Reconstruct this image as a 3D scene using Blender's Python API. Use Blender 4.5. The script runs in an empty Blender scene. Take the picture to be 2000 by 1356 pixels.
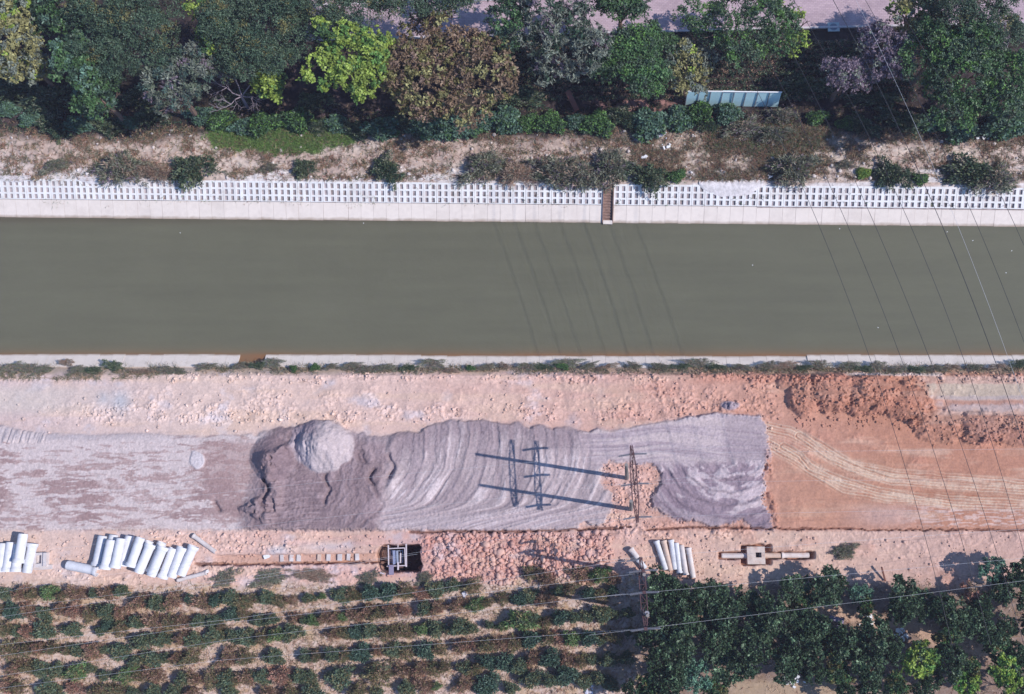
import bpy, math, random
import numpy as np
from mathutils import Vector, Matrix

# ------------------------------------------------------------------ camera, sky, sun
SC = bpy.context.scene
FPX = 2000.0                 # focal length in photo pixels (2000 px wide)
NAD = (1100.0, 1090.0)       # photo position of the point straight below the drone
D = 78.0                     # flying height in metres
_n = np.array([NAD[0]-1000.0, 678.0-NAD[1], -FPX]); _n /= np.linalg.norm(_n)
_z = -_n
_x = np.array([1.0, 0, 0]); _x -= _x.dot(_z)*_z; _x /= np.linalg.norm(_x)
_y = np.cross(_z, _x)
M = np.array([_x, _y, _z])   # camera axes -> world axes

def W(u, v, z=0.0):
    d = M @ np.array([u-1000.0, 678.0-v, -FPX])
    t = (z-D)/d[2]
    return Vector((t*d[0], t*d[1], z))

def UV(X, Y, Z=0.0):
    P = np.stack([X, Y, np.zeros_like(X)+Z-D])
    c = np.tensordot(M.T, P, axes=(1, 0))
    return 1000.0+FPX*c[0]/(-c[2]), 678.0-FPX*c[1]/(-c[2])

cam = bpy.data.cameras.new('camera'); cam_o = bpy.data.objects.new('camera', cam)
SC.collection.objects.link(cam_o); SC.camera = cam_o
cam.sensor_width = 36.0; cam.lens = 36.0*FPX/2000.0; cam.clip_start = 1.0; cam.clip_end = 3000.0
cam_o.matrix_world = Matrix([[*M[0], 0], [*M[1], 0], [*M[2], D], [0, 0, 0, 1]])
SC.render.resolution_x = 1024; SC.render.resolution_y = 694

_s = W(950, 887)-W(1230, 934)
SUN_EL = math.radians(46.0)
SUN_L = Vector((_s.x, _s.y, 0)).normalized()*math.cos(SUN_EL)+Vector((0, 0, -math.sin(SUN_EL)))
world = bpy.data.worlds.new("World"); SC.world = world; world.use_nodes = True
wn = world.node_tree
sky = wn.nodes.new('ShaderNodeTexSky'); sky.sky_type = 'NISHITA'; sky.sun_disc = False
sky.sun_elevation = SUN_EL; sky.sun_rotation = math.atan2(-SUN_L.x, -SUN_L.y)
sky.air_density = 1.2; sky.dust_density = 0.3; sky.ozone_density = 8.0
wn.links.new(sky.outputs[0], wn.nodes['Background'].inputs[0])
wn.nodes['Background'].inputs[1].default_value = 0.135
sun = bpy.data.lights.new('sun', 'SUN'); sun.energy = 4.4; sun.angle = math.radians(0.5)
sun.color = (1.0, 0.945, 0.89)
sun_o = bpy.data.objects.new('sun', sun); SC.collection.objects.link(sun_o)
sun_o.rotation_euler = SUN_L.to_track_quat('-Z', 'Y').to_euler(); sun_o.location = (60, -20, 90)
SC.view_settings.view_transform = 'Standard'; SC.view_settings.look = 'None'
SC.view_settings.exposure = 0.13; SC.view_settings.gamma = 1.0

# ------------------------------------------------------------------ helpers
COL = SC.collection
rng = np.random.default_rng(7)
random.seed(7)

def lin(c, k=0.80):
    c = np.asarray(c, float)/255.0
    l = np.where(c <= 0.04045, c/12.92, ((c+0.055)/1.055)**2.4)
    return l*k

def tag(o, label=None, cat=None, group=None, kind=None):
    if label: o['label'] = label
    if cat: o['category'] = cat
    if group: o['group'] = group
    if kind: o['kind'] = kind
    return o

def link(name, me, parent=None, loc=None):
    o = bpy.data.objects.new(name, me); COL.objects.link(o)
    if parent is not None: o.parent = parent
    if loc is not None: o.location = loc
    return o

def empty(name, loc=(0, 0, 0), rz=0.0):
    o = bpy.data.objects.new(name, None); COL.objects.link(o)
    o.location = loc; o.rotation_euler = (0, 0, rz); o.empty_display_size = 0.3
    return o

def mesh(name, verts, faces, m=None, cols=None, smooth=False):
    """verts (n,3), faces (m,3) or (m,4)"""
    verts = np.asarray(verts, np.float32); faces = np.asarray(faces, np.int32)
    me = bpy.data.meshes.new(name); k = faces.shape[1]
    me.vertices.add(len(verts)); me.vertices.foreach_set('co', verts.ravel())
    me.loops.add(faces.size); me.loops.foreach_set('vertex_index', faces.ravel())
    me.polygons.add(len(faces))
    me.polygons.foreach_set('loop_start', np.arange(0, faces.size, k, dtype=np.int32))
    me.polygons.foreach_set('loop_total', np.full(len(faces), k, np.int32))
    if smooth: me.polygons.foreach_set('use_smooth', np.ones(len(faces), bool))
    if cols is not None:
        a = me.color_attributes.new('Col', 'FLOAT_COLOR', 'POINT')
        c4 = np.ones((len(verts), 4), np.float32); c4[:, :3] = cols
        a.data.foreach_set('color', c4.ravel())
    if m: me.materials.append(m)
    me.update(calc_edges=True)
    return me

class MB:
    """collects shapes into one mesh"""
    def __init__(s): s.v = []; s.f = []
    def add(s, vs, fs):
        b = len(s.v); s.v += [tuple(v) for v in vs]; s.f += [tuple(b+i for i in f) for f in fs]
    def box(s, c, size, rz=0.0, jit=0.0):
        hx, hy, hz = size[0]/2, size[1]/2, size[2]/2; vs = []
        cs, sn = math.cos(rz), math.sin(rz)
        for dz in (-hz, hz):
            for dx, dy in ((-hx, -hy), (hx, -hy), (hx, hy), (-hx, hy)):
                j = [random.uniform(-jit, jit) for _ in range(3)]
                vs.append((c[0]+dx*cs-dy*sn+j[0], c[1]+dx*sn+dy*cs+j[1], c[2]+dz+j[2]))
        s.add(vs, [(3, 2, 1, 0), (4, 5, 6, 7), (0, 1, 5, 4), (1, 2, 6, 5), (2, 3, 7, 6), (3, 0, 4, 7)])
    def beam(s, a, b, w, h=None):
        h = h or w; a = Vector(a); b = Vector(b); d = (b-a).normalized()
        up = Vector((0, 0, 1)) if abs(d.z) < 0.95 else Vector((1, 0, 0))
        x = d.cross(up).normalized()*w/2; y = x.cross(d).normalized()*h/2
        vs = [p+i*x+j*y for p in (a, b) for i, j in ((-1, -1), (1, -1), (1, 1), (-1, 1))]
        s.add(vs, [(3, 2, 1, 0), (4, 5, 6, 7), (0, 1, 5, 4), (1, 2, 6, 5), (2, 3, 7, 6), (3, 0, 4, 7)])
    def tube(s, pts, rad, n=8, caps=True):
        pts = [Vector(p) for p in pts]
        if not hasattr(rad, '__len__'): rad = [rad]*len(pts)
        rings = []
        for i, p in enumerate(pts):
            d = (pts[min(i+1, len(pts)-1)]-pts[max(i-1, 0)]).normalized()
            up = Vector((0, 0, 1)) if abs(d.z) < 0.9 else Vector((1, 0, 0))
            x = d.cross(up).normalized(); y = x.cross(d)
            rings.append([p+(x*math.cos(t)+y*math.sin(t))*rad[i] for t in [2*math.pi*k/n for k in range(n)]])
        vs = [v for r in rings for v in r]; fs = []
        for i in range(len(pts)-1):
            for k in range(n):
                fs.append((i*n+k, i*n+(k+1) % n, (i+1)*n+(k+1) % n, (i+1)*n+k))
        if caps:
            fs.append(tuple(range(n))[::-1]); fs.append(tuple((len(pts)-1)*n+k for k in range(n)))
        s.add(vs, fs)
    def lathe(s, prof, n=20, a=(0, 0, 0), axis=(1, 0, 0), closed=True):
        """closed profile (along, radius) turned round axis through a"""
        ax = Vector(axis).normalized(); a = Vector(a)
        up = Vector((0, 0, 1)) if abs(ax.z) < 0.9 else Vector((1, 0, 0))
        x = ax.cross(up).normalized(); y = x.cross(ax)
        vs = [a+ax*l+(x*math.cos(2*math.pi*k/n)+y*math.sin(2*math.pi*k/n))*r for l, r in prof for k in range(n)]
        fs = []; m = len(prof)
        for i in range(m if closed else m-1):
            j = (i+1) % m
            for k in range(n): fs.append((i*n+k, i*n+(k+1) % n, j*n+(k+1) % n, j*n+k))
        s.add(vs, fs)
    def data(s, name, m=None, smooth=False, bevel=0.0):
        me = bpy.data.meshes.new(name); me.from_pydata(s.v, [], s.f)
        if m: me.materials.append(m)
        if smooth:
            for p in me.polygons: p.use_smooth = True
            me.set_sharp_from_angle(angle=math.radians(40))
        me.update(); return me
    def build(s, name, m=None, parent=None, loc=None, smooth=False):
        return link(name, s.data(name, m, smooth), parent, loc)

# noise -------------------------------------------------------------
def _h(ix, iy, seed):
    n = (ix.astype(np.int64)*374761393+iy.astype(np.int64)*668265263+seed*2147483647+seed*1274126177) & 0xffffffff
    n = ((n ^ (n >> 13))*1274126177) & 0xffffffff
    n = ((n ^ (n >> 16))*2246822519) & 0xffffffff
    return ((n ^ (n >> 15)) & 0xffffff)/float(0xffffff)
def vn(x, y, seed=0):
    ix = np.floor(x); iy = np.floor(y); fx = x-ix; fy = y-iy
    fx = fx*fx*(3-2*fx); fy = fy*fy*(3-2*fy)
    a = _h(ix, iy, seed); b = _h(ix+1, iy, seed); c = _h(ix, iy+1, seed); d = _h(ix+1, iy+1, seed)
    return a+(b-a)*fx+(c-a)*fy+(a-b-c+d)*fx*fy
def fbm(x, y, seed=0, o=4, g=0.5):
    s = 0.0; a = 1.0; t = 0.0
    for i in range(o):
        s = s+a*vn(x*2**i+i*17.3, y*2**i+i*9.1, seed+i); t += a; a *= g
    return s/t
def worley(x, y, seed=0):
    ix = np.floor(x); iy = np.floor(y)
    f1 = np.full(x.shape, 9.0); f2 = np.full(x.shape, 9.0); rid = np.zeros(x.shape)
    for dx in (-1, 0, 1):
        for dy in (-1, 0, 1):
            cx = ix+dx; cy = iy+dy
            d = np.hypot(cx+_h(cx, cy, seed)-x, cy+_h(cx, cy, seed+5)-y)
            r = _h(cx, cy, seed+9); m = d < f1
            f2 = np.where(m, f1, np.minimum(f2, d)); rid = np.where(m, r, rid); f1 = np.where(m, d, f1)
    return f1, f2, rid
def ss(a, b, x):
    t = np.clip((x-a)/(b-a), 0, 1); return t*t*(3-2*t)
def band(x, a, b, w):
    return ss(a-w, a+w, x)*(1-ss(b-w, b+w, x))
def pdist(U, V, pts):
    """distance to a polyline, signed side and arclength"""
    best = np.full(U.shape, 1e9); side = np.zeros(U.shape); al = np.zeros(U.shape); acc = 0.0
    for (x0, y0), (x1, y1) in zip(pts[:-1], pts[1:]):
        dx, dy = x1-x0, y1-y0; L = math.hypot(dx, dy)
        t = np.clip(((U-x0)*dx+(V-y0)*dy)/(L*L), 0, 1)
        ex = U-(x0+t*dx); ey = V-(y0+t*dy); d = np.hypot(ex, ey); m = d < best
        best = np.where(m, d, best); side = np.where(m, np.sign(dx*ey-dy*ex), side)
        al = np.where(m, acc+t*L, al); acc += L
    return best, side, al
def psdf(U, V, pts):
    """signed distance to a polygon, negative inside"""
    d, _, _ = pdist(U, V, pts+[pts[0]]); ins = np.zeros(U.shape, bool)
    for (x0, y0), (x1, y1) in zip(pts, pts[1:]+[pts[0]]):
        if y0 == y1: continue
        c = ((y0 > V) != (y1 > V)) & (U < (x1-x0)*(V-y0)/(y1-y0)+x0); ins ^= c
    return np.where(ins, -d, d)
def mixc(C, c, m):
    return C*(1-m[..., None])+np.asarray(c)*m[..., None]

# materials -----------------------------------------------------------
def mat(name, col=(0.5, 0.5, 0.5), rough=0.85, attr=False, nscale=0.0, namt=0.0, bump=0.0, bscale=20.0,
        spec=0.3, rand=0.0, metal=0.0, trans=0.0, grime=None, gscale=1.5, gamt=0.5):
    m = bpy.data.materials.new(name); m.use_nodes = True; nt = m.node_tree; N = nt.nodes; L = nt.links
    b = N['Principled BSDF']; b.inputs['Roughness'].default_value = rough
    b.inputs['Specular IOR Level'].default_value = spec; b.inputs['Metallic'].default_value = metal
    if attr:
        a = N.new('ShaderNodeAttribute'); a.attribute_name = 'Col'; out = a.outputs['Color']
    else:
        a = N.new('ShaderNodeRGB'); a.outputs[0].default_value = (*col, 1); out = a.outputs[0]
    g = N.new('ShaderNodeNewGeometry')
    def mul(out, fac):
        x = N.new('ShaderNodeVectorMath'); x.operation = 'MULTIPLY'
        L.new(out, x.inputs[0]); L.new(fac, x.inputs[1]); return x.outputs[0]
    if grime is not None:
        t = N.new('ShaderNodeTexNoise'); t.inputs['Scale'].default_value = gscale; t.inputs['Detail'].default_value = 8
        t.inputs['Roughness'].default_value = 0.65
        L.new(g.outputs['Position'], t.inputs['Vector'])
        r = N.new('ShaderNodeMapRange'); r.inputs[1].default_value = 0.48; r.inputs[2].default_value = 0.72
        r.inputs[4].default_value = gamt; L.new(t.outputs['Fac'], r.inputs[0])
        x = N.new('ShaderNodeMix'); x.data_type = 'RGBA'; L.new(r.outputs[0], x.inputs[0]); L.new(out, x.inputs[6])
        x.inputs[7].default_value = (*grime, 1); out = x.outputs[2]
    if namt > 0:
        t = N.new('ShaderNodeTexNoise'); t.inputs['Scale'].default_value = nscale; t.inputs['Detail'].default_value = 6
        L.new(g.outputs['Position'], t.inputs['Vector'])
        r = N.new('ShaderNodeMapRange'); r.inputs[1].default_value = 0.25; r.inputs[2].default_value = 0.75
        r.inputs[3].default_value = 1-namt; r.inputs[4].default_value = 1+namt; L.new(t.outputs['Fac'], r.inputs[0])
        out = mul(out, r.outputs[0])
    if rand > 0:
        i = N.new('ShaderNodeObjectInfo'); r = N.new('ShaderNodeMapRange')
        r.inputs[3].default_value = 1-rand; r.inputs[4].default_value = 1+rand; L.new(i.outputs['Random'], r.inputs[0])
        out = mul(out, r.outputs[0])
    L.new(out, b.inputs['Base Color'])
    if bump > 0:
        t = N.new('ShaderNodeTexNoise'); t.inputs['Scale'].default_value = bscale; t.inputs['Detail'].default_value = 5
        L.new(g.outputs['Position'], t.inputs['Vector'])
        bm = N.new('ShaderNodeBump'); bm.inputs['Strength'].default_value = bump; bm.inputs['Distance'].default_value = 0.05
        L.new(t.outputs['Fac'], bm.inputs['Height']); L.new(bm.outputs[0], b.inputs['Normal'])
    if trans > 0:
        tr = N.new('ShaderNodeBsdfTranslucent'); L.new(out, tr.inputs[0]); mx = N.new('ShaderNodeMixShader')
        mx.inputs[0].default_value = trans; L.new(b.outputs[0], mx.inputs[1]); L.new(tr.outputs[0], mx.inputs[2])
        L.new(mx.outputs[0], N['Material Output'].inputs[0])
    return m

m_ground = mat('bare_soil', attr=True, rough=0.95, nscale=6.0, namt=0.14, bump=0.5, bscale=9.0, spec=0.1)
m_wood = mat('woodland_soil', attr=True, rough=0.95, nscale=3.0, namt=0.25, bump=0.6, bscale=6.0, spec=0.1)
m_conc = mat('lattice_concrete', lin((244, 242, 244)), 0.8, nscale=2.0, namt=0.05, rand=0.04, grime=lin((206, 192, 182)), gscale=0.9, gamt=0.55)
m_slab = mat('slab_concrete', lin((240, 227, 219)), 0.8, nscale=3.0, namt=0.05, rand=0.025, grime=lin((205, 190, 182)), gscale=0.5, gamt=0.45)
_N = m_slab.node_tree.nodes; _L = m_slab.node_tree.links; _b = _N['Principled BSDF']; _src = _b.inputs['Base Color'].links[0].from_socket
_g = _N.new('ShaderNodeNewGeometry'); _s = _N.new('ShaderNodeSeparateXYZ'); _r = _N.new('ShaderNodeMapRange'); _m = _N.new('ShaderNodeMix'); _m.data_type = 'RGBA'
_t = _N.new('ShaderNodeTexNoise'); _t.inputs['Scale'].default_value = 2.0; _a = _N.new('ShaderNodeMath'); _a.operation = 'MULTIPLY_ADD'; _a.inputs[1].default_value = 0.12
_L.new(_g.outputs['Position'], _s.inputs[0]); _L.new(_g.outputs['Position'], _t.inputs['Vector']); _L.new(_t.outputs['Fac'], _a.inputs[0]); _L.new(_s.outputs['Z'], _a.inputs[2])
_r.inputs[1].default_value = -1.23; _r.inputs[2].default_value = -1.13; _r.inputs[3].default_value = 0.75; _r.inputs[4].default_value = 0.0
_L.new(_a.outputs[0], _r.inputs[0]); _L.new(_r.outputs[0], _m.inputs[0]); _L.new(_src, _m.inputs[6]); _m.inputs[7].default_value = (*lin((158, 134, 112)), 1); _L.new(_m.outputs[2], _b.inputs['Base Color'])
m_pipe = mat('precast_concrete', lin((232, 232, 240)), 0.75, nscale=3.0, namt=0.06, rand=0.05, grime=lin((190, 188, 194)), gscale=1.6, gamt=0.5)
m_pipe_t = mat('tan_concrete', lin((222, 196, 182)), 0.8, nscale=3.0, namt=0.1, rand=0.04, grime=lin((190, 160, 146)), gscale=2.2, gamt=0.6)
m_pipe_g = mat('dusty_concrete', lin((222, 212, 212)), 0.8, nscale=3.0, namt=0.1, rand=0.07, grime=lin((200, 172, 160)), gscale=1.8, gamt=0.6)
m_pole = mat('pole_concrete', lin((150, 142, 140)), 0.85, nscale=4.0, namt=0.1)
m_steel = mat('rusty_steel', lin((92, 66, 70)), 0.75, nscale=8.0, namt=0.25)
m_galv = mat('weathered_fitting', lin((150, 150, 160)), 0.5)
m_wire_d = mat('dark_conductor', (0.035, 0.035, 0.045), 0.6)
m_wire_l = mat('bright_conductor', (0.5, 0.5, 0.54), 0.45)
m_wood_b = mat('weathered_plank', lin((214, 200, 206)), 0.85, nscale=12.0, namt=0.2, rand=0.08)
m_greyboard = mat('grey_plank', lin((150, 140, 165)), 0.85, nscale=10.0, namt=0.2)
m_brownboard = mat('brown_plank', lin((120, 78, 72)), 0.85, nscale=10.0, namt=0.2)
m_rebar = mat('rebar', lin((160, 168, 190)), 0.6)
m_fence = mat('teal_sheet', lin((196, 232, 240)), 0.5, nscale=2.5, namt=0.06, rand=0.03)
m_bark = mat('bark', lin((120, 100, 92)), 0.9, nscale=6.0, namt=0.25)
m_twig = mat('pale_twigs', lin((150, 138, 150)), 0.9)
m_leaf = mat('leaves', attr=True, rough=0.5, spec=0.35, trans=0.22, rand=0.06)
m_grass = mat('grass_blades', attr=True, rough=0.8, spec=0.1, trans=0.2)
m_rock = mat('clod', attr=True, rough=0.95, spec=0.1, nscale=10.0, namt=0.12)
m_white = mat('white_rubbish', lin((245, 245, 250)), 0.6)
m_paver = mat('kerb_stone', lin((205, 196, 200)), 0.85, nscale=5.0, namt=0.1, rand=0.08)
m_tarp = mat('dark_liner', (0.03, 0.035, 0.06), 0.5)
# ------------------------------------------------------------------ terrain functions (u,v = ground position in photo units)
WZ = -1.3
SAND_TOP = ([-300, 0, 100, 300, 400, 500, 560, 600, 640, 700, 760, 850, 900, 1000, 1050, 1120, 1200, 1300, 1400, 1490, 1520],
            [832, 832, 848, 846, 852, 846, 830, 822, 820, 846, 852, 824, 816, 822, 828, 838, 840, 822, 806, 812, 812])
def sand_mask(U, V):
    n1 = (fbm(U/22, V/22, 11, 3)-0.5)*(16+20*band(U, 480, 1180, 30))-6*np.abs(np.sin(U/31))*band(U, 480, 1180, 30)
    n2 = (fbm(U/9, V/9, 12, 3)-0.5)*10+(fbm(U/3, V/3, 13, 2)-.5)*9
    top = np.interp(U, *SAND_TOP)
    m = ss(-3, 4, V-top+n1*0.6)*(1-ss(-3, 3, V-1036+n2*0.6))*(1-ss(-3, 3, U-(1488+(V-812)*0.09-14*ss(960, 880, V)*0+10*np.sin((V-812)/34))+n2*1.8+n1*1.2))
    # island of red soil round the pole
    sd = psdf(U, V, [(1176, 918), (1200, 904), (1240, 903), (1270, 908), (1288, 925), (1284, 950), (1272, 970), (1278, 990), (1300, 1008), (1345, 1021), (1400, 1030), (1440, 1020), (1470, 1032), (1470, 1050),
                     (1080, 1050), (1120, 1034), (1188, 1020), (1198, 990), (1190, 960), (1172, 938)])
    hole = 1-ss(-3, 3, sd+n1*0.9+n2*0.9)
    return np.clip(m*(1-hole), 0, 1), np.clip(hole, 0, 1)

TR1 = [(1480, 834), (1540, 846), (1600, 876), (1660, 910), (1740, 930), (1860, 940), (2000, 950), (2200, 960)]
TR1b = [(1560, 852), (1620, 892), (1680, 918), (1740, 938), (1860, 948), (2200, 972)]
TR2 = [(1490, 862), (1540, 888), (1590, 920), (1650, 952), (1730, 970), (1860, 978), (2000, 985), (2200, 992)]
TR2b = [(1530, 872), (1560, 890), (1580, 912), (1640, 938), (1720, 962), (1860, 985), (2200, 998)]
DIT1 = [(800, 1040), (900, 1038), (1000, 1039), (1100, 1036), (1232, 1030)]
DIT2 = [(1262, 1036), (1300, 1032), (1400, 1030), (1500, 1033), (1620, 1033), (1760, 1036), (1900, 1034), (2200, 1040)]
TRE = [(380, 1101), (470, 1104), (560, 1102), (640, 1099), (735, 1097)]

def domes(x, y, s, seed, thr=0.35, r=0.62):
    f1, f2, rid = worley(x/s, y/s, seed)
    d = np.sqrt(np.clip(1-(f1/r)**2, 0, 1))
    return d*np.clip((rid-thr)/(1-thr), 0, 1)*s*0.75

def site(X, Y):
    U, V = UV(X, Y)
    nA = fbm(U/60, V/45, 1, 4); nB = fbm(U/14, V/14, 2, 4); nC = fbm(U/4, V/4, 3, 3); nH = fbm(U/120, V/18, 4, 4)
    S, hole = sand_mask(U, V)
    # ---------- red soil colour
    ks = [-300, 0, 400, 800, 1200, 1500, 1750, 2300]
    tab = np.array([(212, 192, 188), (214, 190, 186), (220, 194, 184), (219, 187, 176), (211, 170, 157), (200, 152, 134), (190, 138, 116), (190, 140, 120)])
    tabl = lin(tab)
    C = np.stack([np.interp(U, ks, tabl[:, i]) for i in range(3)], -1)
    low = ss(1030, 1042, V)
    tabL = lin(np.array([(220, 192, 180), (222, 194, 182), (220, 186, 174), (210, 168, 158), (212, 172, 160), (216, 184, 168), (206, 172, 160), (202, 164, 154)]))
    CL = np.stack([np.interp(U, ks, tabL[:, i]) for i in range(3)], -1)
    C = C*(1-low[..., None])+CL*low[..., None]
    C = mixc(C, lin((192, 138, 120)), ss(0.56, 0.8, nA)*0.4*ss(600, 1300, U))
    C = mixc(C, lin((206, 200, 210)), ss(0.55, 0.75, fbm(U/40, V/30, 21, 4))*0.5*(1-ss(900, 1400, U)))
    C = mixc(C, lin((222, 190, 170)), ss(0.5, 0.75, nH)*0.45)
    # pale graded strip along the left
    g = band(V, 752+nB*8, 806, 14)*(1-ss(120, 330, U+nA*120))
    C = mixc(C, lin((212, 198, 190)), g*0.7)
    C = mixc(C, lin((184, 190, 200)), (np.exp(-((U-235)/22)**2-((V-783)/22)**2)+0.7*np.exp(-((U-200)/12)**2-((V-778)/14)**2))*0.7)
    # ---------- clods
    amp = 0.10+0*U
    amp += 0.95*band(V+nB*10, 722, 752, 7)*(0.35+0.65*ss(250, 480, U))
    amp += 0.75*band(V+nB*14, 796, 834, 8)*(1-ss(760, 900, U))*ss(60, 200, U)
    amp += 0.45*band(V, 750, 800, 8)*ss(0.42, 0.6, nB)*ss(180, 300, U)
    amp += 0.6*band(V+nB*14, 800, 830, 8)*ss(760, 900, U)*(1-ss(1480, 1560, U))
    amp += 0.55*band(U, 1230, 1520, 30)*band(V, 745, 800, 10)
    rub = band(U+nB*30, 842, 1200, 16)*ss(1036, 1050, V)*(1-ss(1118, 1150, V+nA*14-(U-1000)*0.03))
    amp += 1.25*rub
    amp += 0.8*low*band(U, 300, 620, 30)*band(V, 1040, 1078, 5)
    amp += 0.5*low*band(U, 60, 700, 30)*band(V, 1095, 1150, 8)
    amp += 0.35*low*ss(1200, 1300, U)
    amp += 0.9*hole
    heapc = [(1570, 775, 34, 48, 0.7), (1625, 765, 60, 42, 1.0), (1700, 770, 70, 45, 1.1), (1770, 785, 52, 40, 0.9), (1560, 745, 50, 18, .45)]
    heap = 0*U
    for a, b, ra, rb, h in heapc:
        r = np.hypot((U-a)/ra, (V-b)/rb)+(nB-0.5)*0.5+(nA-.5)*.3
        heap = np.maximum(heap, h*np.clip(1-r*r, 0, 1)**0.7)
    heap2 = 0*U
    for a, b, ra, rb, h in [(1840, 832, 62, 34, 0.6), (1910, 835, 60, 34, 0.7), (1990, 840, 60, 30, 0.6), (2080, 845, 80, 32, .6)]:
        r = np.hypot((U-a)/ra, (V-b)/rb)+(nB-0.5)*0.6
        heap2 = np.maximum(heap2, h*np.clip(1-r*r, 0, 1)**0.8)
    hm = np.clip(heap/0.35, 0, 1); hm2 = np.clip(heap2/0.3, 0, 1)
    amp += 1.6*hm*(0.45+0.55*ss(.4, .6, fbm(U/30, V/30, 31, 2)))+1.3*hm2
    amp += 0.9*band(U, 1380, 1660, 20)*band(V+nB*10, 720, 750, 6)
    amp += 0.35*band(V, 840, 1030, 20)*ss(1500, 1560, U)*ss(.45, .7, nA)
    C = mixc(C, lin((168, 116, 98)), hm*0.6); C = mixc(C, lin((176, 128, 110)), hm2*0.5)
    C = mixc(C, lin((148, 108, 102)), hm2*ss(0.45, 0.6, nA)*0.4)
    C = mixc(C, lin((186, 130, 112)), band(U, 1340, 1700, 40)*band(V+nB*8, 716, 752, 8)*0.55)
    C = mixc(C, lin((184, 124, 112)), rub*ss(.35, .65, nB)*0.5)
    # cream terraces upper right
    ter = ss(1790, 1850, U-(V-750)*0.3+(nB-.5)*70+(nA-.5)*40)*band(V, 735, 812, 4)
    C = mixc(C, lin((200, 170, 158)), ter*0.8)
    C = mixc(C, lin((206, 186, 168))*.9, ter*band(V+nB*4, 752, 776, 2)*0.95)
    C = mixc(C, lin((186, 140, 124)), ter*band(V+nB*4, 784, 794, 2)*0.8)
    C = mixc(C, lin((196, 184, 182))*.9, ter*band(V+nB*6, 776, 783, 1.5)*0.7)
    C = mixc(C, lin((190, 174, 174)), ter*band(V+nB*14, 796, 810, 3)*0.6)
    lip = ss(1640, 1662, U)*(1-ss(1830, 1850, U))*band(V+nB*5, 729, 737, 2)
    C = mixc(C, lin((228, 208, 200)), lip*0.8)
    # striped ripped ground lower right
    rp = ss(1700, 1860, U)*band(V, 985, 1028, 5)
    C = mixc(C, lin((220, 192, 184)), rp*ss(.48, .62, fbm(U/14, V/2.2, 41, 3))*0.8)
    C = mixc(C, lin((214, 196, 198)), np.exp(-((U-1720)/60)**2-((V-1006)/20)**2)*0.6)
    C = mixc(C, lin((188, 140, 116)), band(V+nB*20, 900, 1034, 16)*band(U, 1510, 1760, 40)*0.45)
    C = mixc(C, lin((168, 112, 88)), band(V, 958, 974, 4)*ss(1760, 1820, U)*.6)
    # H
    wv = 1-ss(1120, 1165, V)*0.7
    H = (nA-0.5)*0.25*wv*(1-0.7*S)+(nB-0.5)*0.06
    A = np.clip(amp*(1-S)*(.45+.9*ss(.38, .62, fbm(U/38, V/22, 301, 3))), 0, 3)
    wx = X+(nC-.5)*0.35; wy = Y+(nB-.5)*0.5
    cl = domes(wx, wy, 0.48, 51, 0.6)*0.4+domes(wx, wy, 0.27, 52, 0.4)*0.75+domes(wx, wy, 0.16, 53, 0.25)*0.9
    bf1, bf2, bid = worley(wx/0.42, wy/0.34, 57)
    blk_ = ss(0.02, 0.22, bf2-bf1)*(0.35+0.65*bid)*ss(.25, .5, bid+nB-.3)
    cl = cl*0.55+blk_*0.17
    big = domes(X+nB*.5, Y+nC*.5, 0.8, 54, 0.6)*0.35
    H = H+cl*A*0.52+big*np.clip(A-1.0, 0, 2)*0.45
    H = H+heap*0.9+heap2*0.8
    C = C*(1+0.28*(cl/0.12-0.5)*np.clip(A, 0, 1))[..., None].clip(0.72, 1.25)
    # graded marks on the slope of the heap
    # tyre tracks
    for tr, w in ((TR1, 16), (TR1b, 12), (TR2, 15), (TR2b, 11)):
        d, sd, al = pdist(U, V, tr)
        sdd = d*sd+(fbm(al/60, al*0, 61, 2)-0.5)*6
        st = fbm(sdd/2.3, al/70, 62, 2)*.55+.45*np.exp(-((((sdd+(nA-.5)*5)/5.4) % 1.0-.5)/.24)**2)
        m = (1-ss(w*0.5, w*1.25, d))*ss(1480, 1502, U)
        C = mixc(C, lin((224, 198, 178)), m*np.clip(1.5*(st-0.22)+(nB-.5)*1.0, 0, 0.85))
        C = mixc(C, lin((178, 132, 114)), m*ss(0.6, 0.78, 1-st)*0.6)
        H = H*(1-0.6*m)+m*(st-0.6)*0.20+m*(nC-.5)*.05
    # shallow ruts along the red strip
    rt = band(V, 756, 796, 6)*(1-ss(1300, 1500, U))
    H = H+rt*(fbm(U/90, V/3, 63, 3)-0.5)*0.05
    # ---------- sand
    lt = lin((220, 216, 221)); md = lin((190, 181, 190)); dk = lin((156, 144, 152)); mv = lin((180, 160, 162))
    SCol = np.zeros(U.shape+(3,))+md; SH = 0*U
    w1 = 1-ss(480, 520, U+(V-940)*0.25)
    st = fbm(U/48+fbm(U/40, V/40, 71, 2)*1.5, (V+U*0.015+(nA-.5)*18)/7.0, 72, 5, 0.66)
    stt = fbm(U/16, V/4.5, 73, 4)
    bm = ss(0.495, 0.565, 0.55*st+0.28*stt+0.17*nA+0.06*ss(380, 470, U)+0.05*ss(900, 960, V)-0.08*(1-ss(866, 884, V))-0.06*ss(1010, 1030, V))
    c1 = mixc(np.zeros(U.shape+(3,))+lt, mv, bm*0.85); c1 = mixc(c1, lin((226, 223, 228)), ss(.55, .75, stt)*0.4); c1 = mixc(c1, lin((164, 144, 148)), bm*ss(.5, .62, nA)*.6)
    up = band(V+nB*6, 828, 862, 5)*(1-ss(120, 500, U))
    c1 = mixc(c1, lin((196, 196, 206)), up*0.8)
    c1 = mixc(c1, mv, band(U, 395, 520, 25)*band(V+nB*8, 866, 950, 10)*0.65)
    SCol = mixc(SCol, c1, w1); SH += w1*(st-0.5)*0.05
    # raking marks at far left
    rk = (1-ss(88, 100, U))*band(V+nB*4, 834, 868, 3)
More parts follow.
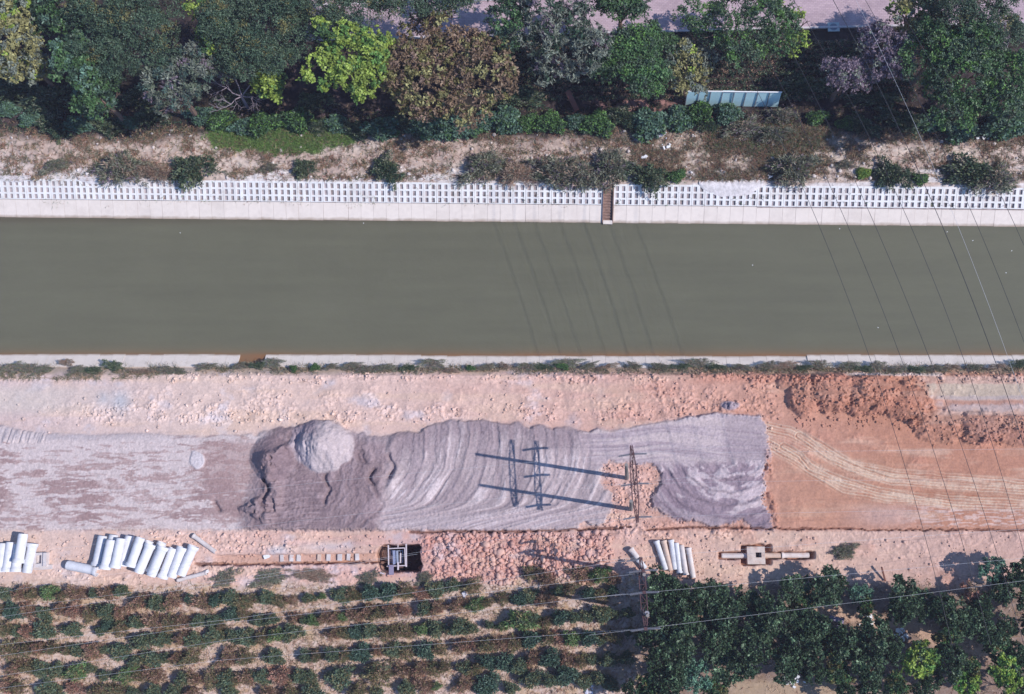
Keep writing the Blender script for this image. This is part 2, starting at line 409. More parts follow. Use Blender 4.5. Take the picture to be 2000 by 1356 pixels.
    SH += rk*(fbm((U+V*0.35)/4, V/40, 74, 2)-0.5)*0.28
    # white dust patch
    wp = 1-ss(0.8, 1.0, np.hypot((U-386)/17, (V-899)/20)+(nB-.5)*0.5)
    SCol = mixc(SCol, lin((224, 226, 236)), wp); SH += wp*0.10
    # wet middle heap
    w2 = ss(480, 520, U+(V-940)*0.25)*(1-ss(745, 775, U+(V-900)*0.12+(nB-.5)*20))
    s2 = fbm(U/30+nA*2, (V+6*np.sin(U/30))/3.0, 75, 4)
    ang = np.arctan2(V-880, U-500); rad = np.hypot(U-500, V-880)
    s2b = fbm((rad+nA*60)/9, ang*6, 76, 4)
    q = band(U, 525, 640, 8)*ss(925, 940, V)
    s2m = s2*q+s2b*(1-q)
    c2 = mixc(np.zeros(U.shape+(3,))+dk, lin((176, 164, 174)), ss(0.5, 0.68, s2m)*0.65)
    c2 = mixc(c2, lin((126, 112, 124)), ss(0.5, 0.7, 1-s2m)*0.35)
    c2 = mixc(c2, lin((190, 186, 198)), (1-ss(0, 26, V-(np.interp(U, *SAND_TOP))))*0.6*ss(640, 700, U))
    SCol = mixc(SCol, c2, w2)
    SH += w2*(0.30+(s2m-0.5)*0.15+(nA-.5)*.35+(nC-.5)*.06)*ss(0, 16, V-np.interp(U, *SAND_TOP))
    # lip of the heap, throwing its shade to the left
    ed = U+(V-940)*0.25+8*np.sin(V/14)-6*ss(.4, .6, nB)*2
    SH += (0.35+.35*nB)*np.exp(-((ed+(nA-.5)*60-528)/15)**2)*band(V, 868, 1024, 16)
    # gouges
    for gx, gy0, gy1, dd in ((523, 935, 990, .7), (516, 980, 1002, .6), (640, 925, 985, .5), (728, 915, 948, .7), (765, 885, 935, .6), (424, 978, 1000, .4), (705, 880, 905, .35), (713, 884, 908, .35)):
        gm = np.exp(-((U-gx+5*np.sin(V/7))/4.5)**2)*band(V, gy0, gy1, 4)
        SH -= gm*dd*.55; SCol = mixc(SCol, lin((120, 106, 116)), gm*0.4)
    # big arcs pushed by the loader
    w3 = ss(745, 775, U+(V-900)*0.12+(nB-.5)*20)*(1-ss(1130, 1175, U+np.abs(V-930)*0.1+(nB-.5)*26)*(1-ss(895, 925, V)))*(1-ss(1195, 1215, U))
    r3 = np.hypot(U-560, (V-855)*(1.0+0.35*ss(855, 1000, V))); a3 = np.arctan2(V-855, U-560); r3 = r3+ss(975, 1020, V)*(V-975)*2.5
    wob = fbm(U/70, V/70, 77, 2)*18
    s3 = fbm((r3+wob)/19, a3*3.4, 78, 3, 0.5); s3f = fbm((r3+wob)/5, a3*9, 79, 3)
    s3 = s3*.8+.2*nA
    c3 = mixc(np.zeros(U.shape+(3,))+lin((190, 183, 191)), lin((222, 218, 226)), ss(0.515, 0.555, 0.62*s3+0.38*s3f)*(.35+.65*ss(.42, .58, fbm(U/34, V/34, 84, 3))))
    c3 = mixc(c3, lin((164, 154, 166)), ss(0.56, 0.68, 1-s3)*0.45)
    bp = (r3+wob*1.2+(nB-.5)*9)/43.0; bi = np.floor(bp); bq = bp-bi
    berm = np.exp(-((bq-.5)/.07)**2)*(.4+.6*ss(.35, .6, vn(a3*5+bi*3.1, bi*1.7, 205)))
    c3 = c3*(0.90+.2*_h(bi, bi*0+3, 9))[..., None]; c3 = mixc(c3, lin((154, 144, 156)), berm*.35)
    c3 = mixc(c3, lin((156, 146, 158)), (1-ss(10, 62, V-np.interp(U, *SAND_TOP)+(nB-.5)*54+(nA-.5)*40))*0.65)
    c3 = mixc(c3, lin((206, 202, 214)), ss(985, 1015, V)*0.4)
    SCol = mixc(SCol, c3, w3)
    SH += w3*(0.14+(s3-0.5)*0.19*(.5+ss(.4,.6,nA))+(s3f-.5)*0.08+berm*.07-ss(.5, .95, bq)*.04)*ss(0, 10, V-np.interp(U, *SAND_TOP)); SH += 0.22*np.exp(-((U-(768+6*np.sin(V/12)))/10)**2)*band(V, 850, 960, 14)
    # upper strip and right hand patch
    w4 = ss(1130, 1175, U+np.abs(V-930)*0.1+(nB-.5)*26)*(1-ss(895, 925, V))
    vv = V+10*np.sin((U-1150)/75)*ss(1180, 1300, U)
    s4 = fbm(vv/4.5, U/90, 80, 4, 0.6)
    c4 = mixc(np.zeros(U.shape+(3,))+lin((198, 192, 204)), lin((214, 208, 214)), ss(0.45, 0.6, s4)*0.8); c4 = mixc(c4, lin((166, 156, 170)), ss(0.54, 0.7, 1-s4)*0.55)
    c4 = mixc(c4, lin((170, 162, 176)), ss(1405, 1425, U)*0.5)
    SCol = mixc(SCol, c4, w4*(1-w2)); SH += w4*(0.10+(s4-0.5)*0.14)
    w5 = ss(1225, 1250, U)*ss(890, 915, V+(U-1400)*0.06)
    r5 = np.hypot((U-1425), (V-850)*1.0); a5 = np.arctan2(V-850, U-1425)
    s5 = fbm(r5/13, a5*3.5, 81, 4, 0.6); blk = vn(U/26+3, V/17, 82)
    c5 = mixc(np.zeros(U.shape+(3,))+lin((166, 156, 172)), lin((218, 213, 224)), ss(0.5, 0.57, 0.7*s5+0.3*blk)*0.85)
    c5 = mixc(c5, lin((148, 138, 156)), ss(150, 168, r5+(nB-.5)*24)*0.6)
    bp5 = (r5+(nB-.5)*8)/25.0; bq5 = bp5-np.floor(bp5); berm5 = np.exp(-((bq5-.5)/.09)**2)*ss(0, 30, V-905); c5 = mixc(c5, lin((140, 130, 144)), berm5*.55); SH += w5*berm5*.07
    SCol = mixc(SCol, c5, w5); SH += w5*(0.16+(s5-0.5)*0.36)
    # ragged light crest on the upper right edge
    cr = band(U, 1330, 1492, 14)*(1-ss(0, 13, V-np.interp(U, *SAND_TOP)))
    SCol = mixc(SCol, lin((208, 208, 222)), cr*0.8); SH += cr*(0.2+0.3*(nC-0.3))
    # the tall pale heap with a dug face on its left
    r6 = np.hypot((U-632)/62, (V-871)/(54+6*ss(0, 1, (868-V)/40)))+(nB-.5)*0.22+(nA-.5)*.4
    h6 = 1.55*np.clip(1-r6, 0, 1)**0.95*(0.8+.4*nA)
    face = ss(-10, 12, (U-588)-6*np.sin(V/13)-3*np.sin(V/5))
    h6 = h6*(0.12+0.88*face)
    w6 = 1-ss(0.93, 1.03, r6)
    groove = fbm(U/5, V/26, 83, 3)
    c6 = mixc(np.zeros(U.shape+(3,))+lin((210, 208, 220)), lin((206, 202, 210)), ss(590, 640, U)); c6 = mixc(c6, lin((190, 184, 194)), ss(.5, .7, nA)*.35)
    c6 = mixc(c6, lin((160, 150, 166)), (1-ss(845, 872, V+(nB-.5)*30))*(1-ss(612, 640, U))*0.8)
    c6 = mixc(c6, lin((168, 160, 176)), (1-face)*0.6)  # dug left face greyed in colour to paint its shaded side
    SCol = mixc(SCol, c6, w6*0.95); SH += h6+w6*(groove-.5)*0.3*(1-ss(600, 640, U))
    gp = np.exp(-((U-1424)/20)**2-((V-793)/9)**2)
    SCol = mixc(SCol, lin((150, 142, 158)), gp*0)
    # low brown shoulder left of it
    r7 = np.hypot((U-536)/46, (V-895)/46)+(nB-.5)*0.2
    w7 = 1-ss(0.85, 1.02, r7); SH += 0.75*np.clip(1-r7, 0, 1)**0.8
    SCol = mixc(SCol, lin((146, 132, 142)), w7*0.6)
    SH += (nC-0.5)*0.03+0.10*S
    SH += domes(X, Y, 0.13, 55, 0.5)*0.35*(w2+w3*0.3+w5*.25)
    gr_ = vn(U/1.7, V/1.7, 201); gr2_ = fbm(U/6, V/6, 203, 3)
    SCol = SCol*np.array([0.92, 0.80, 0.755])*((0.90+0.20*gr_)*(0.90+.2*gr2_))[..., None]; SH += (gr_-.5)*.035+(gr2_-.5)*.07*(w2+w3*.7+w5*.6)
    H = H*(1-S)+(SH+H*0.3)*S
    Sd = (sand_mask(U+8, V)[0]+sand_mask(U-8, V)[0]+sand_mask(U, V+7)[0]+sand_mask(U, V-7)[0])/4
    C = mixc(C, lin((186, 174, 176)), Sd*(1-S)*ss(.38, .66, nC*.6+nB*.4)*.95)
    SCol = mixc(SCol, lin((198, 170, 158))*.9, (1-Sd)*S*ss(.40, .66, nC*.6+nB*.4)*.8)
    C = C*(1-S)[..., None]+SCol*S[..., None]
    C = mixc(C, lin((170, 162, 178)), ss(.3, .6, gp+(nB-.5)*.3)*.8); H = H+gp*.35+gp*cl*1.2
    # rim of clods on the edge of the right patch
    rim = np.exp(-((U-(1494+(V-812)*0.09+(nA-.5)*20))/7)**2)*band(V, 880, 1030, 5)*ss(.42, .6, nB)
    H = H+rim*cl*.9; C = mixc(C, lin((178, 122, 106)), rim*0.4)
    # ---------- ditches and trenches
    for L_, w, dp in ((DIT1, 2.2, 0.30), (DIT2, 1.8, 0.30), (TRE, 2.6, 0.45)):
        d, sd, al = pdist(U, V+(nB-.5)*7, L_)
        k = (0.45+0.85*fbm(al/18, al*0+3, 64, 2))
        m = 1-ss(w*0.6*k, w*1.5*k, d)
        H = H-m*dp; C = mixc(C, lin((112, 78, 74)), m*0.8)
    tm = band(U, 420, 745, 12)*band(V+(nB-.5)*5-(U-560)*(-0.012), 1083, 1101, 2.2)
    H = H-tm*0.28; C = mixc(C, lin((202, 158, 138)), tm*0.6)
    C = mixc(C, lin((206, 206, 214)), np.exp(-((U-545)/22)**2-((V-1075)/9)**2)*.7+np.exp(-((U-640)/50)**2-((V-1068)/8)**2)*.45)
    # pit
    pu = ss(733, 738, U+(nB-.5)*6+5*ss(1095, 1106, V)*-1)*(1-ss(817, 823, U+(nB-.5)*10)); pv = ss(1063, 1067, V+(nB-.5)*4)*(1-ss(1114, 1119, V+(nB-.5)*5))
    # rectangle with rounded left side
    pm = pu*pv*(1-ss(0.95, 1.0, np.hypot(np.clip(762-U, 0, 99)/30, (V-1090)/30)))
    H = H*(1-pm)-2.9*pm; C = mixc(C, lin((150, 96, 74)), pm*0.8); C = mixc(C, lin((84, 72, 76)), ss(.75, .95, pm)*.8)  # floor colour also darkened to stand in for the pit's shadow
    led = (np.exp(-((U-752)/7)**2-((V-1107)/5)**2)+np.exp(-((U-775)/9)**2-((V-1108)/4)**2)); H = H+pm*1.9*np.clip(led, 0, 1)
    yl = band(U, 796, 803, 1.5)*band(V, 1070, 1106, 3); yl = yl*ss(.42, .55, nB); H = H+pm*2.6*yl; C = mixc(C, lin((214, 176, 124)), yl*pm*.6)
    # pipeline trench
    t2 = band(U, 1404, 1590, 4)*band(V+(nB-.5)*5, 1078, 1093, 1.5)
    t2 = np.maximum(t2, band(U, 1448, 1506, 3)*band(V+(nB-.5)*6, 1064, 1104, 2))
    H = H*(1-t2)-0.62*t2; C = mixc(C, lin((168, 108, 84)), t2*0.7)
    # ---------- bank down to the water on the near side
    e = ss(742, 722, V); H = H*(1-e*0.8)
    H = H-np.clip((734-V)/30, 0, 1.3)*0.98-0.30*ss(715, 704, V)
    C = mixc(C, lin((176, 160, 140)), ss(734, 722, V+(nB-.5)*14)*0.6)
    # ---------- orchard floor
    o = ss(1132, 1150, V-(nA-.5)*30+ss(850, 1240, U)*22-ss(1240, 1300, U)*26+ss(1350, 1500, U)*2)
    fine = fbm(U/5, V/3, 91, 4)
    oc = mixc(np.zeros(U.shape+(3,))+lin((208, 182, 170)), lin((228, 208, 198)), ss(.48, .62, fine)*0.75)
    oc = mixc(oc, lin((170, 134, 112)), ss(.52, .7, 1-fine)*0.5)
    oc = mixc(oc, lin((196, 164, 120)), ss(.55, .7, fbm(U/16, V/10, 92, 3))*0.5)
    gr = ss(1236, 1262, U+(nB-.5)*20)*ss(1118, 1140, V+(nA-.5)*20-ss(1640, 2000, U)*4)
    pth, _, _ = pdist(U, V, [(1560, 1185), (1640, 1197), (1700, 1212), (1790, 1222), (1830, 1250), (1900, 1268), (1960, 1282)])
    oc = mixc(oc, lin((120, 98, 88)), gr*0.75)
    oc = mixc(oc, lin((206, 172, 150)), (1-ss(9, 20, pth+(nB-.5)*16))*0.85)
    oc = mixc(oc, lin((190, 166, 140)), band(U, 1420, 1650, 20)*ss(1322, 1338, V)*0.7)
    C = C*(1-o[..., None])+oc*o[..., None]
    H = H*(1-0.75*o)+o*(fine-0.5)*0.08
    C = C*(0.93+0.14*nC)[..., None]
    return H, np.clip(C, 0.01, 0.85)

def north(X, Y):
    U, V = UV(X, Y)
    nA = fbm(U/50, V/30, 101, 4); nB = fbm(U/12, V/9, 102, 4); nC = fbm(U/4, V/3, 103, 3)
    C = np.zeros(U.shape+(3,))+lin((202, 180, 170))
    C = mixc(C, lin((216, 200, 190)), ss(.48, .66, fbm(U/90, V/14, 106, 4))*0.7)
    C = mixc(C, lin((180, 158, 150)), ss(.50, .66, nB)*0.5)
    C = mixc(C, lin((230, 223, 224)), ss(.47, .60, fbm(U/70, V/8, 104, 4))*ss(318, 336, V)*0.85)
    C = mixc(C, lin((150, 134, 108)), band(U, 1280, 1640, 50)*band(V, 250, 330, 20)*0.45)
    C = mixc(C, lin((238, 233, 236)), (1-ss(-2, 40, np.abs(U-20)*0.5))*ss(285, 330, V)*0.4)
    # ruts of an old track
    for y0 in (296, 306, 318):
        C = mixc(C, lin((226, 210, 200)), ss(900, 1300, U)*np.exp(-((V-y0+nA*10)/2.6)**2)*0.7)
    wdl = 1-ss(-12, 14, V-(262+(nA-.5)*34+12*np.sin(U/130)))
    wc = mixc(np.zeros(U.shape+(3,))+lin((62, 54, 54)), lin((98, 82, 82)), ss(.5, .68, nB)*0.6)  # dark soil, its colour darkened further to stand in for tree shade
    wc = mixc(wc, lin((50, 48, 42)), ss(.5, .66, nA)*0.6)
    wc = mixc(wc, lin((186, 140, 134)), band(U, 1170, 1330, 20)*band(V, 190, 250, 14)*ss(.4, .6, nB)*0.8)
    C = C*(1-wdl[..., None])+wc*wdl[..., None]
    H = (nB-.5)*0.12+(nA-.5)*0.3*(1-ss(325, 345, V))+(nC-.5)*0.05
    H += domes(X, Y, 0.3, 105, .5)*0.3*(1-wdl)
    H = H*ss(58, 78, V)
    C = C*(0.9+0.2*nC)[..., None]
    return H, np.clip(C, 0.01, 0.85)

def sheet(name, fn, x0, x1, y0, y1, step, m, edge0=None):
    nx = int((x1-x0)/step)+1; ny = int((y1-y0)/step)+1
    xs = np.linspace(x0, x1, nx); ys = np.linspace(y0, y1, ny)
    X, Y = np.meshgrid(xs, ys)
    H, C = fn(X, Y)
    H[:, 0] = 0; H[:, -1] = 0
    if edge0 == 'bottom': H[0, :] = 0
    if edge0 == 'top': H[-1, :] = 0
    idx = np.arange(nx*ny).reshape(ny, nx)
    f = np.stack([idx[:-1, :-1], idx[:-1, 1:], idx[1:, 1:], idx[1:, :-1]], -1).reshape(-1, 4)
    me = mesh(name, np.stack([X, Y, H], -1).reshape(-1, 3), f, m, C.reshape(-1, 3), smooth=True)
    o = link(name, me); tag(o, kind='structure'); return o

XL, XR = -53.0, 48.0
y_site_top = W(1000, 697, WZ).y-0.25          # under the slabs on the near side
y_site_bot = W(1000, 1165).y
y_orch_bot = W(1000, 1480).y
sheet('construction_ground', site, XL, XR, y_site_bot, y_site_top, 0.062, m_ground)
so = sheet('orchard_ground', site, XL, XR, y_orch_bot, y_site_bot+0.03, 0.12, m_ground, 'bottom')
so.location.z = -0.012
# far bank line (top of the lattice) in world metres: straight
NB0 = W(0, 349); NB1 = W(2000, 367)
nb_dir = (NB1-NB0).normalized(); nb_nrm = Vector((-nb_dir.y, nb_dir.x, 0))   # points away from water
nb_ang = math.atan2(nb_dir.y, nb_dir.x)
# woodland side: rectangle whose lower edge follows the bank line
def north_sheet():
    step = 0.11; w0 = -8.0; x0 = -14.0
    Lx = 118.0; Ly = 36.0; nx = int(Lx/step); ny = int(Ly/step)
    a = np.linspace(x0, x0+Lx, nx); b = np.linspace(0.0, Ly, ny)
    A, B = np.meshgrid(a, b)
    X = NB0.x+A*nb_dir.x+B*nb_nrm.x; Y = NB0.y+A*nb_dir.y+B*nb_nrm.y
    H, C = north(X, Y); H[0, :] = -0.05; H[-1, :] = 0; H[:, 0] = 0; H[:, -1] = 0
    idx = np.arange(nx*ny).reshape(ny, nx)
    f = np.stack([idx[:-1, :-1], idx[:-1, 1:], idx[1:, 1:], idx[1:, :-1]], -1).reshape(-1, 4)
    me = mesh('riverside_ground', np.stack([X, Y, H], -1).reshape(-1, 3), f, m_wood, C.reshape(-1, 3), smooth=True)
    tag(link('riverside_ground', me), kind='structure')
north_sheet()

def hsite(p):
    return float(site(np.array([p[0]]), np.array([p[1]]))[0][0])
def hnorth(p):
    return float(north(np.array([p[0]]), np.array([p[1]]))[0][0])

# outer country, so the ground reaches the horizon
far = MB()
yn_far = 0
def quad(mb, a, b, c, d): mb.add([a, b, c, d], [(0, 1, 2, 3)])
m_far = mat('far_fields', lin((120, 122, 92)), 0.95, nscale=0.05, namt=0.4)
R_ = 1500.0; z_ = -0.05
ya = y_orch_bot; yb = y_site_top-1.0
quad(far, (-R_, -R_, z_), (R_, -R_, z_), (R_, ya, z_), (-R_, ya, z_))
quad(far, (-R_, ya, z_), (XL, ya, z_), (XL, yb, z_), (-R_, yb, z_))
quad(far, (XR, ya, z_), (R_, ya, z_), (R_, yb, z_), (XR, yb, z_))
def nbp(a, b, z=0.0): return (NB0.x+a*nb_dir.x+b*nb_nrm.x, NB0.y+a*nb_dir.y+b*nb_nrm.y, z)
quad(far, nbp(-R_, 36, z_), nbp(R_, 36, z_), nbp(R_, R_, z_), nbp(-R_, R_, z_))
quad(far, nbp(-R_, 0, z_), nbp(-14, 0, z_), nbp(-14, 36, z_), nbp(-R_, 36, z_))
quad(far, nbp(104, 0, z_), nbp(R_, 0, z_), nbp(R_, 36, z_), nbp(104, 36, z_))
tag(far.build('surrounding_land', m_far), kind='structure')

# ------------------------------------------------------------------ water
mw = bpy.data.materials.new('canal_water'); mw.use_nodes = True; nt = mw.node_tree; N = nt.nodes; L = nt.links
b = N['Principled BSDF']; b.inputs['Subsurface Weight'].default_value = 1.0; b.inputs['Subsurface Radius'].default_value = (1.0, 1.0, 0.8); b.inputs['Subsurface Scale'].default_value = 0.18; b.inputs['Roughness'].default_value = 0.22; b.inputs['Specular IOR Level'].default_value = 0.35
a = N.new('ShaderNodeAttribute'); a.attribute_name = 'Col'
t = N.new('ShaderNodeTexNoise'); t.inputs['Scale'].default_value = 0.25; t.inputs['Detail'].default_value = 4
g = N.new('ShaderNodeNewGeometry'); L.new(g.outputs['Position'], t.inputs['Vector'])
r = N.new('ShaderNodeMapRange'); r.inputs[3].default_value = 0.94; r.inputs[4].default_value = 1.06; L.new(t.outputs['Fac'], r.inputs[0])
x = N.new('ShaderNodeVectorMath'); x.operation = 'MULTIPLY'; L.new(a.outputs['Color'], x.inputs[0]); L.new(r.outputs[0], x.inputs[1])
L.new(x.outputs[0], b.inputs['Base Color'])
t2 = N.new('ShaderNodeTexNoise'); t2.inputs['Scale'].default_value = 5.0; t2.inputs['Detail'].default_value = 3
L.new(g.outputs['Position'], t2.inputs['Vector'])
bm = N.new('ShaderNodeBump'); bm.inputs['Strength'].default_value = 0.3; bm.inputs['Distance'].default_value = 0.02
L.new(t2.outputs['Fac'], bm.inputs['Height']); L.new(bm.outputs[0], b.inputs['Normal'])
yw0 = y_site_top-1.2; yw1 = W(0, 424, WZ).y+1.2
xs = np.concatenate([[-1500], np.linspace(-60, 60, 481), [1500]]); ys = np.concatenate([np.linspace(yw0, yw0+4.0, 41), np.linspace(yw0+4.1, yw1, 90)])
X, Y = np.meshgrid(xs, ys); U, V = UV(X, Y, WZ)
wc = np.zeros(X.shape+(3,))+lin((122, 120, 101), 0.78)
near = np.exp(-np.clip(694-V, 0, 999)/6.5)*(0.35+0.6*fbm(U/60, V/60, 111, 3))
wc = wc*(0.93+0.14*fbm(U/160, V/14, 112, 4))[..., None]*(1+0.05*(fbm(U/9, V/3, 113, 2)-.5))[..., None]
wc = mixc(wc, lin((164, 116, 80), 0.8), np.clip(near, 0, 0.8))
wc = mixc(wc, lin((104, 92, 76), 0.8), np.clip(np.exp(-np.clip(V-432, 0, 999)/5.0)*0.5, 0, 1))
idx = np.arange(X.size).reshape(X.shape)
f = np.stack([idx[:-1, :-1], idx[:-1, 1:], idx[1:, 1:], idx[1:, :-1]], -1).reshape(-1, 4)
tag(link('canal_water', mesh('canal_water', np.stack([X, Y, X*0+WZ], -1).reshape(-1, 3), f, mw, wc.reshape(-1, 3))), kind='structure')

# ------------------------------------------------------------------ far bank revetment: lattice units and smooth slabs
sl_w = 2.62                                   # horizontal run of the whole slope
def solve_run(u):
    p = W(u, np.interp(u, [0, 800, 1200, 1650, 2000], [424.5, 428, 431, 438, 443]), WZ)
    q = p-NB0; return q.x*nb_dir.x+q.y*nb_dir.y, -(q.x*nb_nrm.x+q.y*nb_nrm.y)
_s0, run0 = solve_run(0); _s1, run1 = solve_run(2000)
PITCH = (W(1012.56, 376)-W(987.44, 376)).length
def lattice_mesh(seed):
    """one precast unit: x along bank 0..PITCH, y down the slope, z out of the slope"""
    mb = MB(); w = PITCH-0.016; th = 0.10; Lf = 1.66
    xc = [w*q for q in (0, 0.12, 0.375, 0.62, 0.875, 1.0)]; yc = [0, 0.16, 0.545, 0.70, 1.085, 1.235, 1.59, Lf]
    slots = [(1, 1), (3, 1), (1, 3), (3, 3), (1, 5), (3, 5)]
    vs = []; fs = []
    nx, ny = len(xc), len(yc)
    for z in (0, -th):
        for y in yc:
            for x in xc: vs.append((x, -y, z))
    def I(l, j, i): return l*nx*ny+j*nx+i
    for j in range(ny-1):
        for i in range(nx-1):
            if (i, j) in slots:
                fs += [(I(0, j, i), I(0, j, i+1), I(1, j, i+1), I(1, j, i)), (I(0, j+1, i+1), I(0, j+1, i), I(1, j+1, i), I(1, j+1, i+1)),
                       (I(0, j+1, i), I(0, j, i), I(1, j, i), I(1, j+1, i)), (I(0, j, i+1), I(0, j+1, i+1), I(1, j+1, i+1), I(1, j, i+1))]
            else:
                fs.append((I(0, j, i), I(0, j+1, i), I(0, j+1, i+1), I(0, j, i+1)))
    for i in range(nx-1):
        fs += [(I(0, 0, i+1), I(1, 0, i+1), I(1, 0, i), I(0, 0, i)), (I(0, ny-1, i), I(1, ny-1, i), I(1, ny-1, i+1), I(0, ny-1, i+1))]
    for j in range(ny-1):
        fs += [(I(0, j, 0), I(1, j, 0), I(1, j+1, 0), I(0, j+1, 0)), (I(0, j+1, nx-1), I(1, j+1, nx-1), I(1, j, nx-1), I(0, j, nx-1))]
    mb.add(vs, fs); return mb.data('lattice_panel', m_conc)
def slab_mesh(name, w, Lf, th, m):
    mb = MB(); mb.box((w/2, -Lf/2, -th/2), (w, Lf, th)); return mb.data(name, m)
lat_me = lattice_mesh(0)
units_w = []
drain_a0 = (W(1178, 400)-NB0).dot(nb_dir); drain_a1 = (W(1199, 400)-NB0).dot(nb_dir)
def run_at(a): return run0+(run1-run0)*(a-_s0)/(_s1-_s0)
def revet(name, a_from, a_to, label):
    root = empty(name, nbp(a_from, 0, 0)); tag(root, label, 'canal wall', 'canal bank revetments')
    n = int(round((a_to-a_from)/PITCH)); base = root.location.copy()
    for k in range(n):
        a = a_from+k*PITCH; run = run_at(a); ang = math.atan2(-WZ, run)
        full = math.hypot(WZ, run)
        for kind in ('lattice_panel', 'slab'):
            if kind == 'slab':
                L2 = full-1.70+0.25; key = round(L2/0.05)
                if key not in SLM: SLM[key] = slab_mesh('slab', PITCH-0.014, key*0.05, 0.10, m_slab)
                me = SLM[key]; down = 1.70+random.uniform(-0.006, 0.008)+(0.07 if a > (W(1470, 410)-NB0).dot(nb_dir) else 0)
            else: me = lat_me; down = random.uniform(-0.01, 0.01)
            o = bpy.data.objects.new(kind, me); COL.objects.link(o); o.parent = root
            p = Vector(nbp(a, -down*math.cos(ang), -down*math.sin(ang)+random.uniform(-0.008, 0.008)))-base
            o.location = p
            o.rotation_euler = (Matrix.Rotation(nb_ang, 3, 'Z') @ Matrix.Rotation(ang, 3, 'X') @ Matrix.Rotation(random.uniform(-0.006, 0.006), 3, 'Z')).to_euler()
    return root
SLM = {}
revet('revetment', drain_a0-50*PITCH, drain_a0, 'white concrete lattice bank along far side of canal, left of the drain')
revet('revetment', drain_a1+0.02, drain_a1+0.02+37*PITCH, 'white concrete lattice bank along far side of canal, right of the drain')
# soil behind the openings
bs = MB()
aa = np.linspace(-60, 140, 260); vs = []
for a in aa:
    run = run_at(a); d0 = 0.15
    vs += [nbp(a, 0.25, -0.03), nbp(a, -0.12, -0.16), nbp(a, -1.7, WZ*1.7/run-0.14), nbp(a, -run-0.6, WZ-0.45)]
fs = []
for i in range(len(aa)-1):
    for k in range(3): fs.append((i*4+k, i*4+k+1, i*4+4+k+1, i*4+4+k))
bs.add(vs, fs)
m_back = mat('dark_bank_soil', lin((178, 166, 170)), 0.95, nscale=3.0, namt=0.35, grime=lin((120, 104, 92)), gscale=1.3, gamt=0.8)
tag(bs.build('bank_slope', m_back), kind='structure')
# drain chute between the two revetments
dr = empty('drain_chute', nbp(drain_a0+0.1, 0, 0)); tag(dr, 'brown silted drain chute cutting through the white lattice bank', 'drain')
b0 = dr.location
mb = MB(); run = run_at(drain_a0); dw = drain_a1-drain_a0-0.12
def NP(a, b_, z): return Vector(nbp(a, b_, z))-b0
m_silt = mat('drain_silt', lin((150, 122, 112)), 0.9, nscale=5.0, namt=0.35)
for k in range(14):
    t0 = k/14*1.02; t1 = (k+1)/14*1.02
    z0 = -0.12+WZ*t0; z1 = -0.12+WZ*t1
    mb.add([NP(drain_a0+.05, -run*t0, z0), NP(drain_a0+.05+dw, -run*t0, z0+.02), NP(drain_a0+.05+dw, -run*t1, z0+.02*(k % 2)), NP(drain_a0+.05, -run*t1, z0)], [(0, 3, 2, 1)])
    mb.add([NP(drain_a0+.05, -run*t1, z0), NP(drain_a0+.05+dw, -run*t1, z0), NP(drain_a0+.05+dw, -run*t1, z1), NP(drain_a0+.05, -run*t1, z1)], [(0, 3, 2, 1)])
mb.build('steps', m_silt, dr)
for a_ in (drain_a0+.0, drain_a1-.05):
    mb = MB(); mb.beam(NP(a_+.02, 0.1, .02), NP(a_+.02, -run*1.01, WZ+.02), 0.07, 0.22); mb.build('side_wall', m_silt, dr)
mb = MB(); mb.beam(NP(drain_a0+.05, -run*1.0, WZ+.08), NP(drain_a1-.06, -run*1.0, WZ+.08), 0.3, 0.2); mb.build('sill', m_slab, dr)

# near bank: one row of slabs
sb = empty('revetment'); tag(sb, 'thin white concrete slab lining along near side of canal', 'canal wall', 'canal bank revetments')
S0 = W(0, 693.5, WZ); S1 = W(2000, 695, WZ)
s_dir = (S1-S0).normalized(); s_n = Vector((-s_dir.y, s_dir.x, 0)); s_ang = math.atan2(s_dir.y, s_dir.x)
sb.location = S0
sang = math.atan2(0.55, 0.85)
SP = (W(1012.85, 697, WZ)-W(987.15, 697, WZ)).length
for k in range(-4, 86):
    a = k*SP; p = S0+s_dir*a; u, v = UV(np.array([p.x]), np.array([p.y]), WZ)
    if 450 < u[0] < 515: continue
    o = bpy.data.objects.new('slab', SLM.setdefault('s', slab_mesh('slab', SP-0.013, 1.5, 0.10, m_slab))); COL.objects.link(o); o.parent = sb
    sh = 0.10 if u[0] < 805 or u[0] > 1550 else 0.0
    o.location = s_dir*a-s_n*(-0.06+random.uniform(-.02, .02)-sh)+Vector((0, 0, -0.06+random.uniform(-.01, .01)))
    # unit's own y runs uphill away from the water here: turn so the outer face looks up and to the water
    o.rotation_euler = (Matrix.Rotation(s_ang+random.uniform(-.006, .006), 3, 'Z') @ Matrix.Rotation(-sang, 3, 'X')).to_euler()

